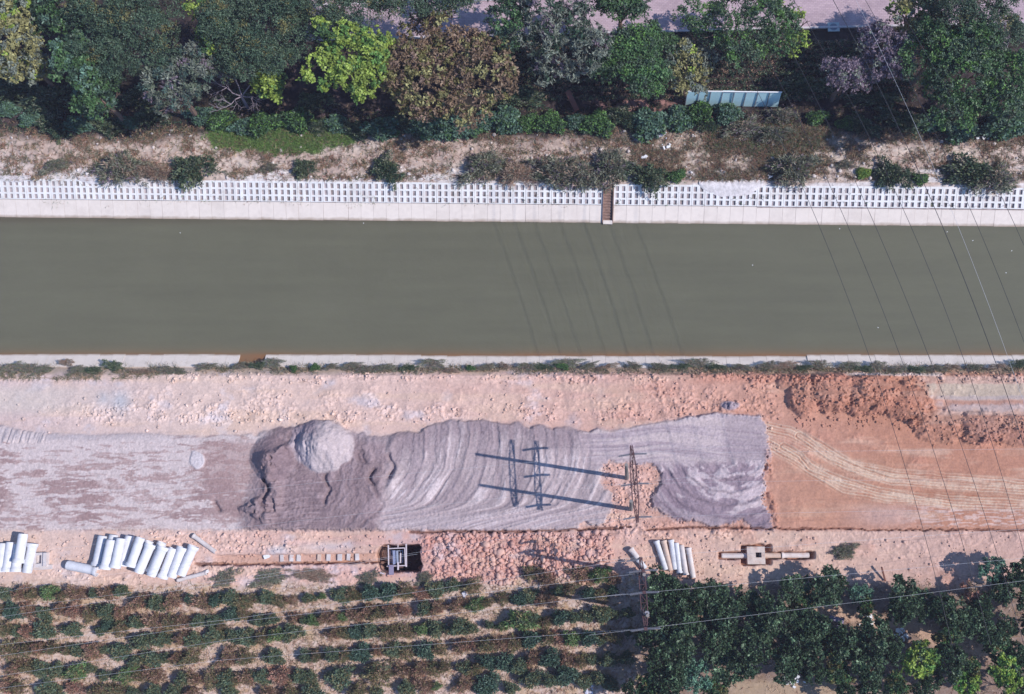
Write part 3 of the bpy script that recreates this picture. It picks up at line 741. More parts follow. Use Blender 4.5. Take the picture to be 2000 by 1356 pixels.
# ------------------------------------------------------------------ concrete pipes
def pipe_mesh(L, r, bell='end', m=m_pipe, wall=0.14):
    """socketed pipe along +x starting at 0, axis at z=0; bell at the far end"""
    w = r*wall*1.3; ri = r-w; rb = r*1.22; bl = min(0.28, r*0.75)
    prof = [(0, ri), (0.0, r*0.93), (0.10*r+.03, r*0.94), (0.12*r+.03, r), (L-bl*1.7, r), (L-bl*1.1, r*1.05), (L-bl*0.85, rb*0.99), (L-bl*0.1, rb), (L, rb*0.98), (L, r*1.04), (L-bl*0.8, r*1.03), (L-bl*0.85, ri)]
    mb = MB(); mb.lathe(prof, 24); return mb.data('concrete_pipe', m, smooth=True)
def pipe(p0, p1, r, z, label, group, m=m_pipe, tilt=0.0):
    """p0 -> p1 in photo units, socket at p1"""
    a = W(p0[0], p0[1], z); b = W(p1[0], p1[1], z+tilt)
    me = pipe_mesh((b-a).length, r, m=m)
    o = link('concrete_pipe', me, None, a); d = (b-a).normalized()
    o.rotation_euler = (Matrix((d, Vector((-d.y, d.x, 0)).normalized(), d.cross(Vector((-d.y, d.x, 0)).normalized()))).transposed()).to_euler()
    tag(o, label, 'pipe', group); return o
def zp(x, y): return (x/4.036, 1020+y/4.036)
G1 = 'large white concrete pipes stacked on the soil'
R = 0.36; z0 = R*1.18; z1 = z0+R*1.62
lower = [((812, 108), (760, 345), 'shaded lower pipe at the far left side of the big stack'),
         ((898, 100), (845, 345), 'lower pipe peeping out behind the two leftmost top pipes'),
         ((1025, 108), (968, 345), 'lower pipe in the notch between second and third top pipes'),
         ((1178, 148), (1095, 380), 'lower pipe showing its end above the fourth top pipe'),
         ((1278, 158), (1185, 395), 'lower pipe showing above the fifth top pipe of the stack')]
for a, b, l in lower: pipe(zp(*a), zp(*b), R, z0, 'white concrete '+l, G1)
upper = [((878, 140), (825, 372), 0, 'leftmost top pipe of the big stack, socket toward orchard'),
         ((955, 128), (905, 362), 0, 'second top pipe of the big stack, socket toward orchard'),
         ((1108, 122), (1030, 352), 0, 'third top pipe of the big stack, beside the notch'),
         ((1092, 400), (1190, 172), 1, 'fourth top pipe of the big stack, socket toward haul road'),
         ((1190, 425), (1288, 192), 1, 'fifth top pipe of the big stack, widest looking one')]
for a, b, k, l in upper: pipe(zp(*a), zp(*b), R, z1, 'white concrete '+l, G1)
ground = [((1368, 205), (1278, 442), 'leftmost ground pipe right of the two layer stack'),
          ((1352, 436), (1440, 198), 'middle ground pipe right of the two layer stack'),
          ((1425, 420), (1528, 188), 'rightmost ground pipe of the big row, tilted most')]
for a, b, l in ground: pipe(zp(*a), zp(*b), R, z0, 'white concrete '+l, G1)
pipe(zp(530, 338), zp(770, 385), R*0.98, z0*0.95, 'lone pale concrete pipe lying crosswise left of the big stack', G1)
G2 = 'large white concrete pipes at the left edge'
pipe(zp(22, 168), zp(3, 395), R, z0, 'white concrete pipe cut by the left edge of the photo', G2)
pipe(zp(88, 158), zp(52, 390), R, z0, 'second white concrete pipe from left edge, lying on soil', G2)
pipe(zp(250, 395-0), zp(252, 165), R, z0, 'white concrete pipe beside the square chamber, rightmost of left edge group', G2) if False else pipe(zp(212, 400), zp(258, 168), R, z0, 'white concrete pipe beside the square chamber in the left edge group', G2)
pipe(zp(150, 175), zp(125, 392), R, z0, 'white concrete pipe underneath the raised one at left edge', G2)
pipe(zp(184, 92), zp(144, 322), R, z1, 'raised white concrete pipe lying on top of the left edge group', G2)
G3 = 'thin concrete pipes lying on the soil'
pipe(zp(1700, 236), zp(1522, 106), 0.17, 0.2, 'thin dusty concrete pipe lying diagonally right of the big stack', G3, m_pipe_g)
pipe(zp(1398, 460), zp(1632, 398), 0.155, 0.19, 'thin dusty concrete pipe below the big stack near orchard', G3, m_pipe_g)
def zq(x, y): return (1180+x/8.333, 1020+y/8.333)
G4 = 'row of six thin pipes by the grove'
six = [((1005, 775), (848, 305), m_pipe, 'leftmost of the six thin white pipes by the grove, leaning most'),
       ((1082, 790), (966, 300), m_pipe_t, 'tan coloured thin pipe, second of the six by the grove'),
       ((1150, 772), (1086, 290), m_pipe, 'third thin white pipe of the six, reaching furthest up'),
       ((1172, 338), (1228, 832), m_pipe, 'bright thin pipe of the six with flared end toward the grove'),
       ((1257, 375), (1332, 862), m_pipe_g, 'dusty thin pipe of the six, fifth, flared end toward grove'),
       ((1452, 905), (1370, 418), m_pipe_g, 'rightmost of the six thin pipes, set slightly apart')]
for a, b, m, l in six: pipe(zq(*a), zq(*b), 0.195, 0.24, l, G4, m)
G5 = 'two thin pipes end to end beside the lattice pole'
pipe(zq(545, 585), zq(428, 432), 0.2, 0.24, 'thin concrete pipe pointing at the rubble beside lattice crossbeam', G5, m_pipe_g)
pipe(zq(668, 755), zq(552, 602), 0.2, 0.24, 'thin white concrete pipe partly under the lattice crossbeam', G5, m_pipe)
# pipeline already laid in its trench
G6 = 'thin pipes laid in the trench'
for a, b, l, m in [((1409, 1085.5), (1462, 1085.5), 'laid concrete pipe entering the chamber from the left', m_pipe_g),
                   ((1524, 1085), (1482, 1085), 'laid concrete pipe leaving the chamber to the right', m_pipe_t),
                   ((1580, 1084.5), (1526, 1084.8), 'laid concrete pipe at the right end of the trench', m_pipe_g)]:
    pipe(a, b, 0.2, -0.32, l, G6, m)

def chamber(u, v, ang, w, d, h, z, label, m, hole=(0.0, 0.0, 0.45, 0.4)):
    root = empty('inspection_chamber', W(u, v, z), ang); tag(root, label, 'inspection chamber')
    t = 0.13
    for nm, c, s in [('wall', (-w/2+t/2, 0, h/2), (t, d, h)), ('wall', (w/2-t/2, 0, h/2), (t, d, h)),
                     ('wall', (0, -d/2+t/2, h/2), (w-2*t, t, h)), ('wall', (0, d/2-t/2, h/2), (w-2*t, t, h)), ('floor_slab', (0, 0, 0.05), (w-2*t, d-2*t, 0.1))]:
        mb = MB(); mb.box(c, s, jit=0.008); mb.build(nm, m, root)
    # cover with a square opening
    hx, hy, hw, hd = hole; z = h+0.05; th = 0.1
    for c, s in [((-w/2+(w/2+hx-hw/2)/2, 0, z), (w/2+hx-hw/2, d, th)), ((w/2-(w/2-hx-hw/2)/2, 0, z), (w/2-hx-hw/2, d, th)),
                 ((hx, -d/2+(d/2+hy-hd/2)/2, z), (hw, d/2+hy-hd/2, th)), ((hx, d/2-(d/2-hy-hd/2)/2, z), (hw, d/2-hy-hd/2, th))]:
        mb = MB(); mb.box(c, s); mb.build('cover_slab', m, root)
    return root
m_cham = mat('rough_cast_concrete', lin((226, 208, 200)), .9, nscale=5.0, namt=.15, grime=lin((170, 130, 112)), gscale=2.5, gamt=.8, bump=.6)
chamber(1473.5, 1085, 0.0, 1.3, 1.28, 0.62, -0.62, 'square concrete inspection chamber with open hatch in the pipe trench', m_cham, (0.18, 0.03, 0.42, 0.36))
c = chamber(84, 1094, 0.05, 1.0, 1.1, 0.35, 0.0, 'pale concrete chamber piece beside the left edge pipes', m_pipe_g, (-0.12, 0.05, 0.42, 0.62))
mb = MB(); mb.box((0.05, -0.55, 0.1), (1.5, 0.35, 0.22)); mb.box((0.42, 0.02, 0.5), (0.26, 1.0, 0.18)); mb.build('ledge', m_pipe_g, c)

# bricks laid across the shallow trench
for k, (bx, l) in enumerate([(551, 'leftmost concrete pad laid across the shallow trench'), (570, 'second concrete pad in the shallow trench, next to leftmost'),
                             (584, 'third concrete pad in the shallow trench'), (624, 'half buried earthy pad after the gap in the trench'),
                             (642, 'crisp pale pad in the middle of the shallow trench'), (664, 'slim pad fourth from the pit in the shallow trench'),
                             (681, 'wide concrete pad second from the pit'), (698, 'concrete pad nearest to the timbered pit')]):
    mb = MB(); mb.box((0, 0, 0.05), (0.27+0.03*(k % 3), 0.5, 0.12), jit=0.015)
    mm = m_pipe_t if k in (3,) else m_pipe_g
    p = W(bx, 1090.5-0.004*(bx-551)*4, -0.22); o = mb.build('concrete_pad', mm, None, p); o.rotation_euler = (0, 0, random.uniform(-.1, .1))
    tag(o, l, 'concrete pad', 'concrete pads across the trench')
for (u, v, l, s) in [(522, 1087, 'small white sack lying at the start of the shallow trench', 0.42), (404, 1117, 'white scrap lying right of the thin pipe', 0.3)]:
    mb = MB(); mb.box((0, 0, s*0.3), (s, s*0.75, s*0.5), 0.3, jit=s*0.1); mb.box((s*.25, s*.1, s*0.35), (s*.6, s*.6, s*0.4), 0.9, jit=s*0.08)
    tag(mb.build('sack', m_white, None, W(u, v, hsite(W(u, v)))), l, 'sack')

# timbered pit: frame standing in the hole
m_blue = mat('blue_grey_cloth', lin((150, 158, 190)), 0.9, nscale=9.0, namt=0.3, bump=.6)
pf = empty('timber_frame', W(774, 1088, 0)); tag(pf, 'weathered square timber frame over the pit, with inner bar cage', 'formwork')
def P(x, y, z): # zoom6 coordinates -> local
    w_ = W(700+x/13.333, 1040+y/13.333, z); return w_-Vector(pf.location)
zt = 0.12
for a, b, w_ in [((780, 330), (790, 890), .09), ((1245, 300), (1250, 900), .10), ((1205, 400), (1225, 880), .06), ((770, 425), (1200, 405), .07), ((740, 885), (1245, 862), .07), ((1035, 320), (1030, 395), .06)]:
    mb = MB(); mb.beam(P(*a, zt), P(*b, zt), w_, 0.08); mb.build('timber', m_wood_b, pf); zt += 0.003
for a in [(790, 420), (1200, 410), (790, 880), (1225, 860)]:
    mb = MB(); mb.beam(P(*a, 0.05), P(*a, -2.85), .08); mb.build('post', m_wood_b, pf)
cage = MB()
for z in (-0.25, -0.8, -1.4):
    c4 = [P(850, 480, z), P(1155, 480, z), P(1155, 785, z), P(850, 790, z)]
    for i in range(4): cage.beam(c4[i], c4[(i+1) % 4], 0.05)
for x in np.linspace(850, 1155, 6): cage.beam(P(x, 480, -.25), P(x, 785, -.25), 0.035)
for x, y in [(850, 480), (1155, 480), (1155, 785), (850, 790)]: cage.beam(P(x, y, -.2), P(x, y, -2.85), .05)
cage.build('bar_cage', m_rebar, pf)
for (a, b, w_, z, l, m) in [((925, 470), (935, 835), .20, 0.02, 'blue grey rag draped plank inside the timber frame', m_blue), ((1010, 480), (1022, 800), .15, -0.06, 'narrow blue grey plank lying beside the rag in the frame', m_rebar),
                            ((1100, 540), (1095, 800), .10, -0.02, 'pale thin batten inside the right of the timber frame', m_wood_b), ((1035, 780), (1035, 980), .12, .22, 'short pale batten crossing the lower side of the frame', m_wood_b),
                            ((855, 850), (860, 1110), .36, .26, 'wide grey plank bridging the pit edge below the frame', m_greyboard), ((560, 1050), (690, 1085), .10, 0.16, 'tiny white batten on the soil below the pit', m_wood_b)]:
    A = W(700+a[0]/13.333, 1040+a[1]/13.333, z); B = W(700+b[0]/13.333, 1040+b[1]/13.333, z+.02); c0 = (A+B)/2
    mb = MB(); mb.beam(A-c0, B-c0, w_, 0.05); tag(mb.build('plank', m, None, c0), l, 'plank', 'planks at the pit')

# ------------------------------------------------------------------ H poles with lattice crossbeams
def truss(mb, a, b, w, h, n):
    a = Vector(a); b = Vector(b); d = (b-a).normalized(); s = Vector((-d.y, d.x, 0)).normalized()*w/2
    ta = 0.3; f = lambda t: ta+(1-ta)*min(1, t/0.3, (1-t)/0.3); lo = Vector((0, 0, -h))
    ts = [0, .3, .7, 1]
    for sg in (1, -1):
        for t0, t1 in zip(ts[:-1], ts[1:]): mb.beam(a+(b-a)*t0+s*sg*f(t0), a+(b-a)*t1+s*sg*f(t1), 0.06)
    mb.beam(a+lo, b+lo, 0.05)
    for i in range(n):
        t0 = i/n; t1 = (i+1)/n; p = a+(b-a)*t0; q = a+(b-a)*t1; sg = 1 if i % 2 else -1
        mb.beam(p+s*f(t0)*sg, q-s*f(t1)*sg, 0.035); mb.beam(p+s*f(t0)*sg, q+lo, 0.03)
        if i: mb.beam(p+s*f(t0), p-s*f(t0), 0.035)
def hpole(name, bases, zt, lean, trusses, ends, label, ins):
    b0 = W(*bases[0]); root = empty(name, b0); tag(root, label, 'utility pole', 'H poles carrying wires')
    for b in bases:
        p = W(*b); mb = MB(); mb.tube([p-b0-Vector((0, 0, .3)), p-b0+Vector((-lean, 0, zt))], [0.16, 0.11], 12); mb.build('pole', m_pole, root, smooth=True)
    for z in trusses:
        A = W(*ends[0], z)-b0; B = W(*ends[1], z)-b0
        mb = MB(); truss(mb, A, B, 0.42, 0.25, 8); mb.build('crossbeam', m_steel, root)
    for (u, v, z, left) in ins:
        c0 = W(u, v, z)-b0; f = mb = MB(); mb.box((0, 0, 0), (0.2, 0.2, 0.14))
        o = mb.build('bracket', m_steel, root, c0)
        for sx in ((-1,) if left else (-1, 1)):
            prof = []; L_ = 0.95
            for i in range(12): prof += [(0.12+i*0.07, 0.035), (0.13+i*0.07, 0.085), (0.15+i*0.07, 0.085), (0.16+i*0.07, 0.035)]
            prof = [(0.0, 0.02)]+prof+[(L_+.05, 0.02)]
            mb = MB(); mb.lathe(prof, 8, axis=(sx, 0.02 if sx > 0 else -0.16, -.05), closed=False); mb.build('insulator', m_galv, root, c0)
    return root
hpole('utility_pole', [(1225, 934), (1233, 995)], 11.4, 0.75, [7.4, 9.2], [(1233, 870), (1245, 1021)],
      'concrete H pole with rusty lattice crossbeams standing in the red soil island', [(1236, 887, 7.5, 0), (1240, 945, 7.5, 0), (1245, 1010, 7.5, 0)])
hpole('utility_pole', [(1246, 1119), (1252, 1190)], 8.6, 0.2, [6.6, 7.8], [(1251, 1088), (1262, 1232)],
      'concrete H pole with rusty lattice crossbeams at edge of the dark grove', [(1252, 1092, 8.0, 1), (1256, 1114, 8.2, 0), (1258, 1157, 8.2, 0), (1261, 1228, 8.2, 0)])
mb = MB(); mb.lathe([(0, .05), (0, .16), (.1, .16), (.1, .05)], 12, axis=(0, 0, 1)); tag(mb.build('ring_fitting', m_galv, None, W(1263.5, 1198, 8.2)), 'white ring fitting on the crossbeam at the grove', 'ring fitting')

def wire(pts, r, m, label, group, sag=0.0):
    """pts: (u,v,z) photo position and height"""
    P3 = [W(*p) for p in pts]; out = []
    if len(P3) == 3:          # gentle curve through three points
        A, B, C_ = P3; t1 = (B-A).length/((B-A).length+(C_-B).length)
        K = (B-A*(1-t1)**2-C_*t1**2)/(2*t1*(1-t1))
        out = [A*(1-t)**2+K*2*t*(1-t)+C_*t*t for t in np.linspace(-0.15, 1.15, 27)]
    else:
        for i, (A, B) in enumerate(zip(P3[:-1], P3[1:])):
            for t in np.linspace(0, 1, 9)[(1 if i else 0):]:
                out.append(A.lerp(B, t)+Vector((0, 0, -sag*4*t*(1-t))))
    c0 = out[len(out)//2].copy(); mb = MB(); mb.tube([p-c0 for p in out], r, 5)
    o = mb.build('overhead_wire', m, None, c0, smooth=True); tag(o, label, 'overhead wire', group)
GW = 'high wires crossing canal diagonally'
HW = 19.0
for i, (a, b, c, r, m, l) in enumerate([
    ((1384, 0), (1685, 660), (1812, 1068), .014, m_wire_d, 'faint diagonal high wire, leftmost of those over the canal'),
    ((1436, 0), (1745, 660), (1882, 1068), .014, m_wire_d, 'diagonal high wire second from left over the canal'),
    ((1492, 0), (1800, 660), (1943, 1068), .014, m_wire_d, 'thick dark diagonal wire, third from left over the canal'),
    ((1550, 0), (1867, 660), (1996, 1068), .014, m_wire_d, 'diagonal high wire fourth from left over the canal'),
    ((1627, 0), (1927, 660), (2060, 1068), .019, m_wire_d, 'dark diagonal wire crossing over the purple grey tree'),
    ((1672, 0), (1955, 660), (2090, 1068), .008, m_wire_l, 'bright silvery diagonal wire over the canal'),
    ((1690, 0), (1997, 660), (2130, 1068), .014, m_wire_d, 'dark diagonal wire near right edge of the canal'),
    ((1745, 0), (2075, 660), (2210, 1068), .014, m_wire_d, 'faint diagonal wire, rightmost, leaving at the right edge')]):
    wire([(*a, HW), (*b, HW), (*c, HW)], r, m, l, GW)
GL = 'conductors of the H poles'
zc = 7.5
for pts, l in [
    ([(-60, 1092, 7), (230, 1058, 7.0), (1229, 945, zc)], 'thin pale wire running left from middle of upper H pole'),
    ([(-60, 1198, 7), (400, 1139, 7.0), (734, 1092, 7.1), (1234, 1012, zc)], 'thin pale wire crossing the pit to lower end of upper H pole'),
    ([(-60, 1020, 7), (600, 945, 7.0), (1226, 887, zc)], 'thin pale wire over the sand to upper end of upper H pole'),
    ([(1246, 886, zc), (2080, 876, 7.0)], 'thin pale wire running right from top end of upper H pole'),
    ([(1250, 945, zc), (1520, 940, 7.0), (2080, 938, 7.0)], 'thin pale wire running right from middle of upper H pole'),
    ([(1255, 1011, zc), (1500, 1003, 7.0), (2080, 996, 7.0)], 'thin pale wire running right from lower end of upper H pole'),
    ([(-60, 1170, 7), (92, 1141, 7.0), (300, 1112, 7.0)], 'thin pale wire crossing the left corner over the pipes')]:
    wire(pts, 0.005, m_wire_l, l, GL, 0.05)
for pts, l in [
    ([(-60, 1266, 6.5), (450, 1210, 6.6), (850, 1151, 7.0), (1160, 1104, 7.8), (1247, 1092, 8.0)], 'white wire from grove H pole tip toward left over the orchard'),
    ([(-60, 1290, 6.5), (400, 1222, 6.6), (850, 1170, 7.2), (1240, 1121, 8.1)], 'white wire from first insulator of grove H pole to the left'),
    ([(-60, 1330, 6.5), (450, 1249, 6.6), (850, 1203, 7.2), (1246, 1157, 8.1)], 'white wire from second insulator of grove H pole to the left'),
    ([(-60, 1352, 6.5), (427, 1290, 6.6), (850, 1258, 7.2), (1240, 1229, 8.1)], 'white wire from last insulator of grove H pole to the left'),
    ([(-60, 1214, 6.5), (297, 1161, 6.6), (700, 1100, 6.8)], 'white wire crossing the first orchard row below the pipes'),
    ([(1262, 1088, 8.0), (1350, 1081, 7.9), (2080, 1028, 7)], 'white wire crossing the six thin pipes toward the right'),
    ([(1268, 1157, 8.1), (1650, 1122, 7.4), (2080, 1083, 7)], 'white wire along upper edge of the grove to the right'),
    ([(1272, 1226, 8.1), (1650, 1179, 7.4), (2080, 1124, 7)], 'white wire across the middle of the grove to the right')]:
    wire(pts, 0.0065, m_wire_l, l, GL, 0.05)

# ------------------------------------------------------------------ walkway at the top
y_w0 = W(1000, 68).y; y_w1 = W(1000, -140).y
wk = MB(); XS = W(600, 30).x; XE = W(2250, 30).x
ang = nb_ang*0.2
m_walk = bpy.data.materials.new('pink_pavers'); m_walk.use_nodes = True; nt = m_walk.node_tree; N = nt.nodes; L = nt.links
b = N['Principled BSDF']; b.inputs['Roughness'].default_value = 0.9
br = N.new('ShaderNodeTexBrick'); tc = N.new('ShaderNodeTexCoord'); L.new(tc.outputs['Object'], br.inputs['Vector'])
br.inputs['Scale'].default_value = 1.0; br.inputs['Brick Width'].default_value = 0.30; br.inputs['Row Height'].default_value = 0.15; br.inputs['Mortar Size'].default_value = 0.008
br.inputs['Color1'].default_value = (*lin((202, 178, 186)), 1); br.inputs['Color2'].default_value = (*lin((188, 164, 174)), 1); br.inputs['Mortar'].default_value = (*lin((150, 128, 134)), 1)
nz = N.new('ShaderNodeTexNoise'); nz.inputs['Scale'].default_value = 0.7; nz.inputs['Detail'].default_value = 7; L.new(tc.outputs['Object'], nz.inputs['Vector'])
mr = N.new('ShaderNodeMapRange'); mr.inputs[1].default_value = .3; mr.inputs[2].default_value = .7; mr.inputs[3].default_value = .82; mr.inputs[4].default_value = 1.12; L.new(nz.outputs['Fac'], mr.inputs[0])
vm = N.new('ShaderNodeVectorMath'); vm.operation = 'MULTIPLY'; L.new(br.outputs['Color'], vm.inputs[0]); L.new(mr.outputs[0], vm.inputs[1]); L.new(vm.outputs[0], b.inputs['Base Color'])
wk.box(((XE-XS)/2, (y_w1-y_w0)/2, 0.0), (XE-XS, y_w1-y_w0, 0.16))
wo = wk.build('walkway', m_walk, None, Vector((XS, y_w0, 0.03))); tag(wo, kind='structure')
kb = slab = None; mbk = MB(); mbk.box((0, 0, 0), (0.985, 0.16, 0.22)); kme = mbk.data('kerb_stone', m_paver)
for k in range(int((XE-XS)/1.0)):
    for yy in (-0.085, W(1000, 1.0).y-y_w0):
        o = bpy.data.objects.new('kerb_stone', kme); COL.objects.link(o); o.parent = wo
        o.location = (k*1.0+.5, yy, 0.03+random.uniform(-.006, .006)); o.rotation_euler = (0, 0, random.uniform(-.01, .01))
mh = empty('manhole', W(1628, 53, 0.11)); tag(mh, 'square manhole frame with round cover set in the pink pavement', 'manhole')
mb = MB(); mb.box((0, 0, 0.012), (0.95, 0.8, 0.03)); mb.build('frame', mat('manhole_frame', lin((186, 200, 205)), .7), mh)
mb = MB(); mb.lathe([(0.028, 0.0), (0.028, 0.28), (0.045, 0.28), (0.045, 0.30), (0.028, 0.31)], 24, axis=(0, 0, 1), closed=False); mb.build('cover', mat('manhole_cover', lin((130, 140, 156)), .6), mh)

# fence of pale teal sheets
fn = empty('sheet_fence', W(1336, 207, 0)); tag(fn, 'short run of pale teal sheet fence panels on the dark slope', 'fence')
f0 = W(1338, 206.5); f1 = W(1519, 209); fl = Vector(fn.location); n = 8
for k in range(n):
    a = f0.lerp(f1, k/n)-fl; b_ = f0.lerp(f1, (k+1)/n)-fl; d = (b_-a).normalized(); tl = Vector((0, 0.42, 1.75)) # leaning back
    j = random.uniform(-.03, .03); w_ = 0.03
    nn = Vector((0, .04, 0)); tl2 = tl+Vector((random.uniform(-.04, .04), j*2, j))
    p = [a+d*.012, b_-d*.012, b_-d*.012+tl2, a+d*.012+tl2]
    mb = MB(); mb.add(p+[q+nn for q in p], [(0, 1, 2, 3), (7, 6, 5, 4), (0, 4, 5, 1), (1, 5, 6, 2), (2, 6, 7, 3), (3, 7, 4, 0)])
    mb.build('sheet', m_fence, fn)
    mb = MB(); mb.beam(a-Vector((0, .05, 0)), a+tl-Vector((0, .05, 0)), 0.05); mb.build('post', m_galv, fn)
mb = MB(); mb.beam(f0-fl+tl+Vector((0, 0, .03)), f1-fl+tl+Vector((0, 0, .03)), 0.09, 0.06); mb.build('top_rail', m_white, fn)
# leaning brown board under the trees
c0 = W(1118, 197, .5); A = W(1127, 216, .25)-c0; B = W(1108, 178, 1.3)-c0
mb = MB(); mb.beam(A, B, 0.42, 0.05); tag(mb.build('board', m_brownboard, None, c0), 'long reddish brown board leaning out from under the trees', 'board')
A = W(1722, 1108, 0.6); mb = MB(); mb.beam(Vector((0, 0, 0)), W(1729, 1135, 0.1)-A, 0.10); tag(mb.build('post', m_brownboard, None, A), 'thin dark post leaning at the grove edge beside the dirt path', 'post')
for (a, b_, w_, l) in [((1620, 1206), (1648, 1214), .35, 'upper grey plank lying beside the grove path'), ((1634, 1224), (1654, 1227), .3, 'lower grey plank in the shade beside grove path')]:
    A = W(*a, .12); B = W(*b_, .12); c0 = (A+B)/2; mb = MB(); mb.beam(A-c0, B-c0, w_, .06); tag(mb.build('plank', m_greyboard, None, c0), l, 'plank')

# ------------------------------------------------------------------ foliage
def leaf_cloud(cen, nl, cr, ll, lw, col, cvar=0.18, up=0.5, seed=0, lvar=0.10, droop=0.0, stiff=0.0, origin=None):
    """cen (n,3) clump centres, nl leaves each in radius cr; quads ll x lw"""
    g = np.random.default_rng(seed); n = len(cen)
    off = g.normal(size=(n, nl, 3)); off /= np.linalg.norm(off, axis=2, keepdims=True)
    off *= (g.random((n, nl, 1))**0.45)*cr; off[..., 2] *= 0.7
    c = (cen[:, None]+off).reshape(-1, 3); N_ = len(c)
    d = off.reshape(-1, 3)*1.2/max(cr, 1e-3)+g.normal(size=(N_, 3))*0.6; d[:, 2] -= droop
    if origin is not None:
        q = c-np.asarray(origin); d = d*(1-stiff)+q/np.linalg.norm(q, axis=1, keepdims=True)*stiff*1.5
    d /= np.linalg.norm(d, axis=1, keepdims=True)
    nn = g.normal(size=(N_, 3))*(1-up)+np.array([0, 0, 1.0])*up+off.reshape(-1, 3)/max(cr, 1e-3)*0.4
    s = np.cross(d, nn); s /= np.linalg.norm(s, axis=1, keepdims=True)+1e-6
    L = ll*(0.7+0.6*g.random((N_, 1))); Wd = lw*(0.7+0.6*g.random((N_, 1)))
    v = np.stack([c-d*L/2, c+s*Wd/2+d*L*0.05, c+d*L/2, c-s*Wd/2+d*L*0.05], 1).reshape(-1, 3)
    f = np.arange(N_*4).reshape(-1, 4)
    col = np.asarray(col, float)
    if col.ndim == 1: col = np.repeat(col[None], n, 0)
    k = 1+g.normal(size=(n, 1, 1))*cvar; k2 = 1+g.normal(size=(n, nl, 1))*lvar
    cc = np.clip(col[:, None]*k*k2, 0.003, 1).reshape(-1, 3)
    return v, f, np.repeat(cc, 4, 0)

def crown_pts(rx, ry, rz, n, seed, nl=9, lr=0.42, spread=0.62, under=0.25, gap=0.0):
    """clump centres on the shells of several lobes"""
    g = np.random.default_rng(seed); L = []
    k = 0
    while len(L) < nl and k < 400:
        k += 1; p = g.uniform(-1, 1, 3); p[2] = g.uniform(-0.2, 0.75)
        if np.hypot(p[0], p[1]) > 1 or any(np.linalg.norm((p-q[0])[:2]) < lr*0.62 for q in L): continue
        L.append((p*spread*np.array([1.15, 1.15, 1.0]), lr*g.uniform(0.75, 1.25)))
    L.append((np.array([0, 0, 0.1]), 0.55))
    w = np.array([r*r for _, r in L]); w /= w.sum(); idx = g.choice(len(L), n, p=w)
    d = g.normal(size=(n, 3)); d /= np.linalg.norm(d, axis=1, keepdims=True)
    d[:, 2] = np.where((d[:, 2] < -under), -d[:, 2], d[:, 2])
    C_ = np.array([L[i][0] for i in idx]); R_ = np.array([L[i][1] for i in idx])[:, None]
    p = C_+d*R_*(0.80+0.25*g.random((n, 1)))
    keep = np.ones(n, bool)
    for q, r in L: keep &= (np.linalg.norm(p-q, axis=1) > r*0.72)
    p = p[keep]
    if gap > 0:
        m = vn(p[:, 0]*3.1+seed, p[:, 1]*3.1, seed)+0.0*p[:, 0]; p = p[m > gap]
    return p*np.array([rx, ry, rz])

def expand(p, k, r, cols, seed, flat=.6, lo=.78, hi=1.28):
    """turn cluster centres into little domes of clumps, one tone per cluster, painted lighter toward the top"""
    g = np.random.default_rng(seed+77); n = len(p); d = g.normal(size=(n, k, 3)); d /= np.linalg.norm(d, axis=2, keepdims=True); d[..., 2] = np.abs(d[..., 2])*flat
    rr_ = r*(.6+.8*g.random((n, 1, 1))); q = p[:, None]+d*rr_*(.55+.45*g.random((n, k, 1)))
    c = cols[:, None]*(g.uniform(lo, hi, (n, 1, 1)))*(.86+.28*(d[..., 2:3]/flat))  # clumps coloured lighter toward each dome's top, standing in for lit tips
    return q.reshape(-1, 3), np.repeat(c, 1, 1).reshape(-1, 3)

def limbs(mb, p0, h, r, spread, n, seed, twig=2):
    g = random.Random(seed)
    mid = Vector(p0)+Vector((g.uniform(-.1, .1)*h*.3, g.uniform(-.1, .1)*h*.3, h*0.45))
    mb.tube([Vector(p0), (Vector(p0)+mid)/2+Vector((g.uniform(-.1, .1), g.uniform(-.1, .1), 0)), mid], [r, r*.8, r*.65], 7)
    for k in range(n):
        a = 2*math.pi*(k+g.random()*.6)/n; rr = spread*g.uniform(.55, .95)
        e = mid+Vector((math.cos(a)*rr, math.sin(a)*rr, h*g.uniform(.25, .5))); m_ = mid.lerp(e, .5)+Vector((0, 0, h*.05))
        mb.tube([mid, m_, e], [r*.5, r*.33, r*.14], 5)
        for t in range(twig):
            q = m_.lerp(e, g.uniform(.1, .8)); b = a+g.uniform(-1, 1)
            mb.tube([q, q+Vector((math.cos(b), math.sin(b), g.uniform(.1, .6)))*spread*.35], [r*.2, r*.06], 4)

G_ = dict(dark=lin((68, 92, 74)), blue=lin((84, 108, 100)), green=lin((88, 122, 78)), yel=lin((154, 176, 84)), olive=lin((128, 124, 80)),
          brown=lin((136, 114, 94)), grey=lin((132, 140, 128)), purple=lin((142, 126, 142)), teal=lin((108, 140, 122)), ygrey=lin((158, 154, 106)),
          feather=lin((88, 110, 88)), lgreen=lin((108, 148, 78)), ob=lin((146, 122, 108)), gd_=lin((112, 124, 106)))
def mixcols(names, w, n, g):
    t = np.array([G_[k] for k in names]); i = g.choice(len(names), n, p=np.array(w)/sum(w)); return t[i]

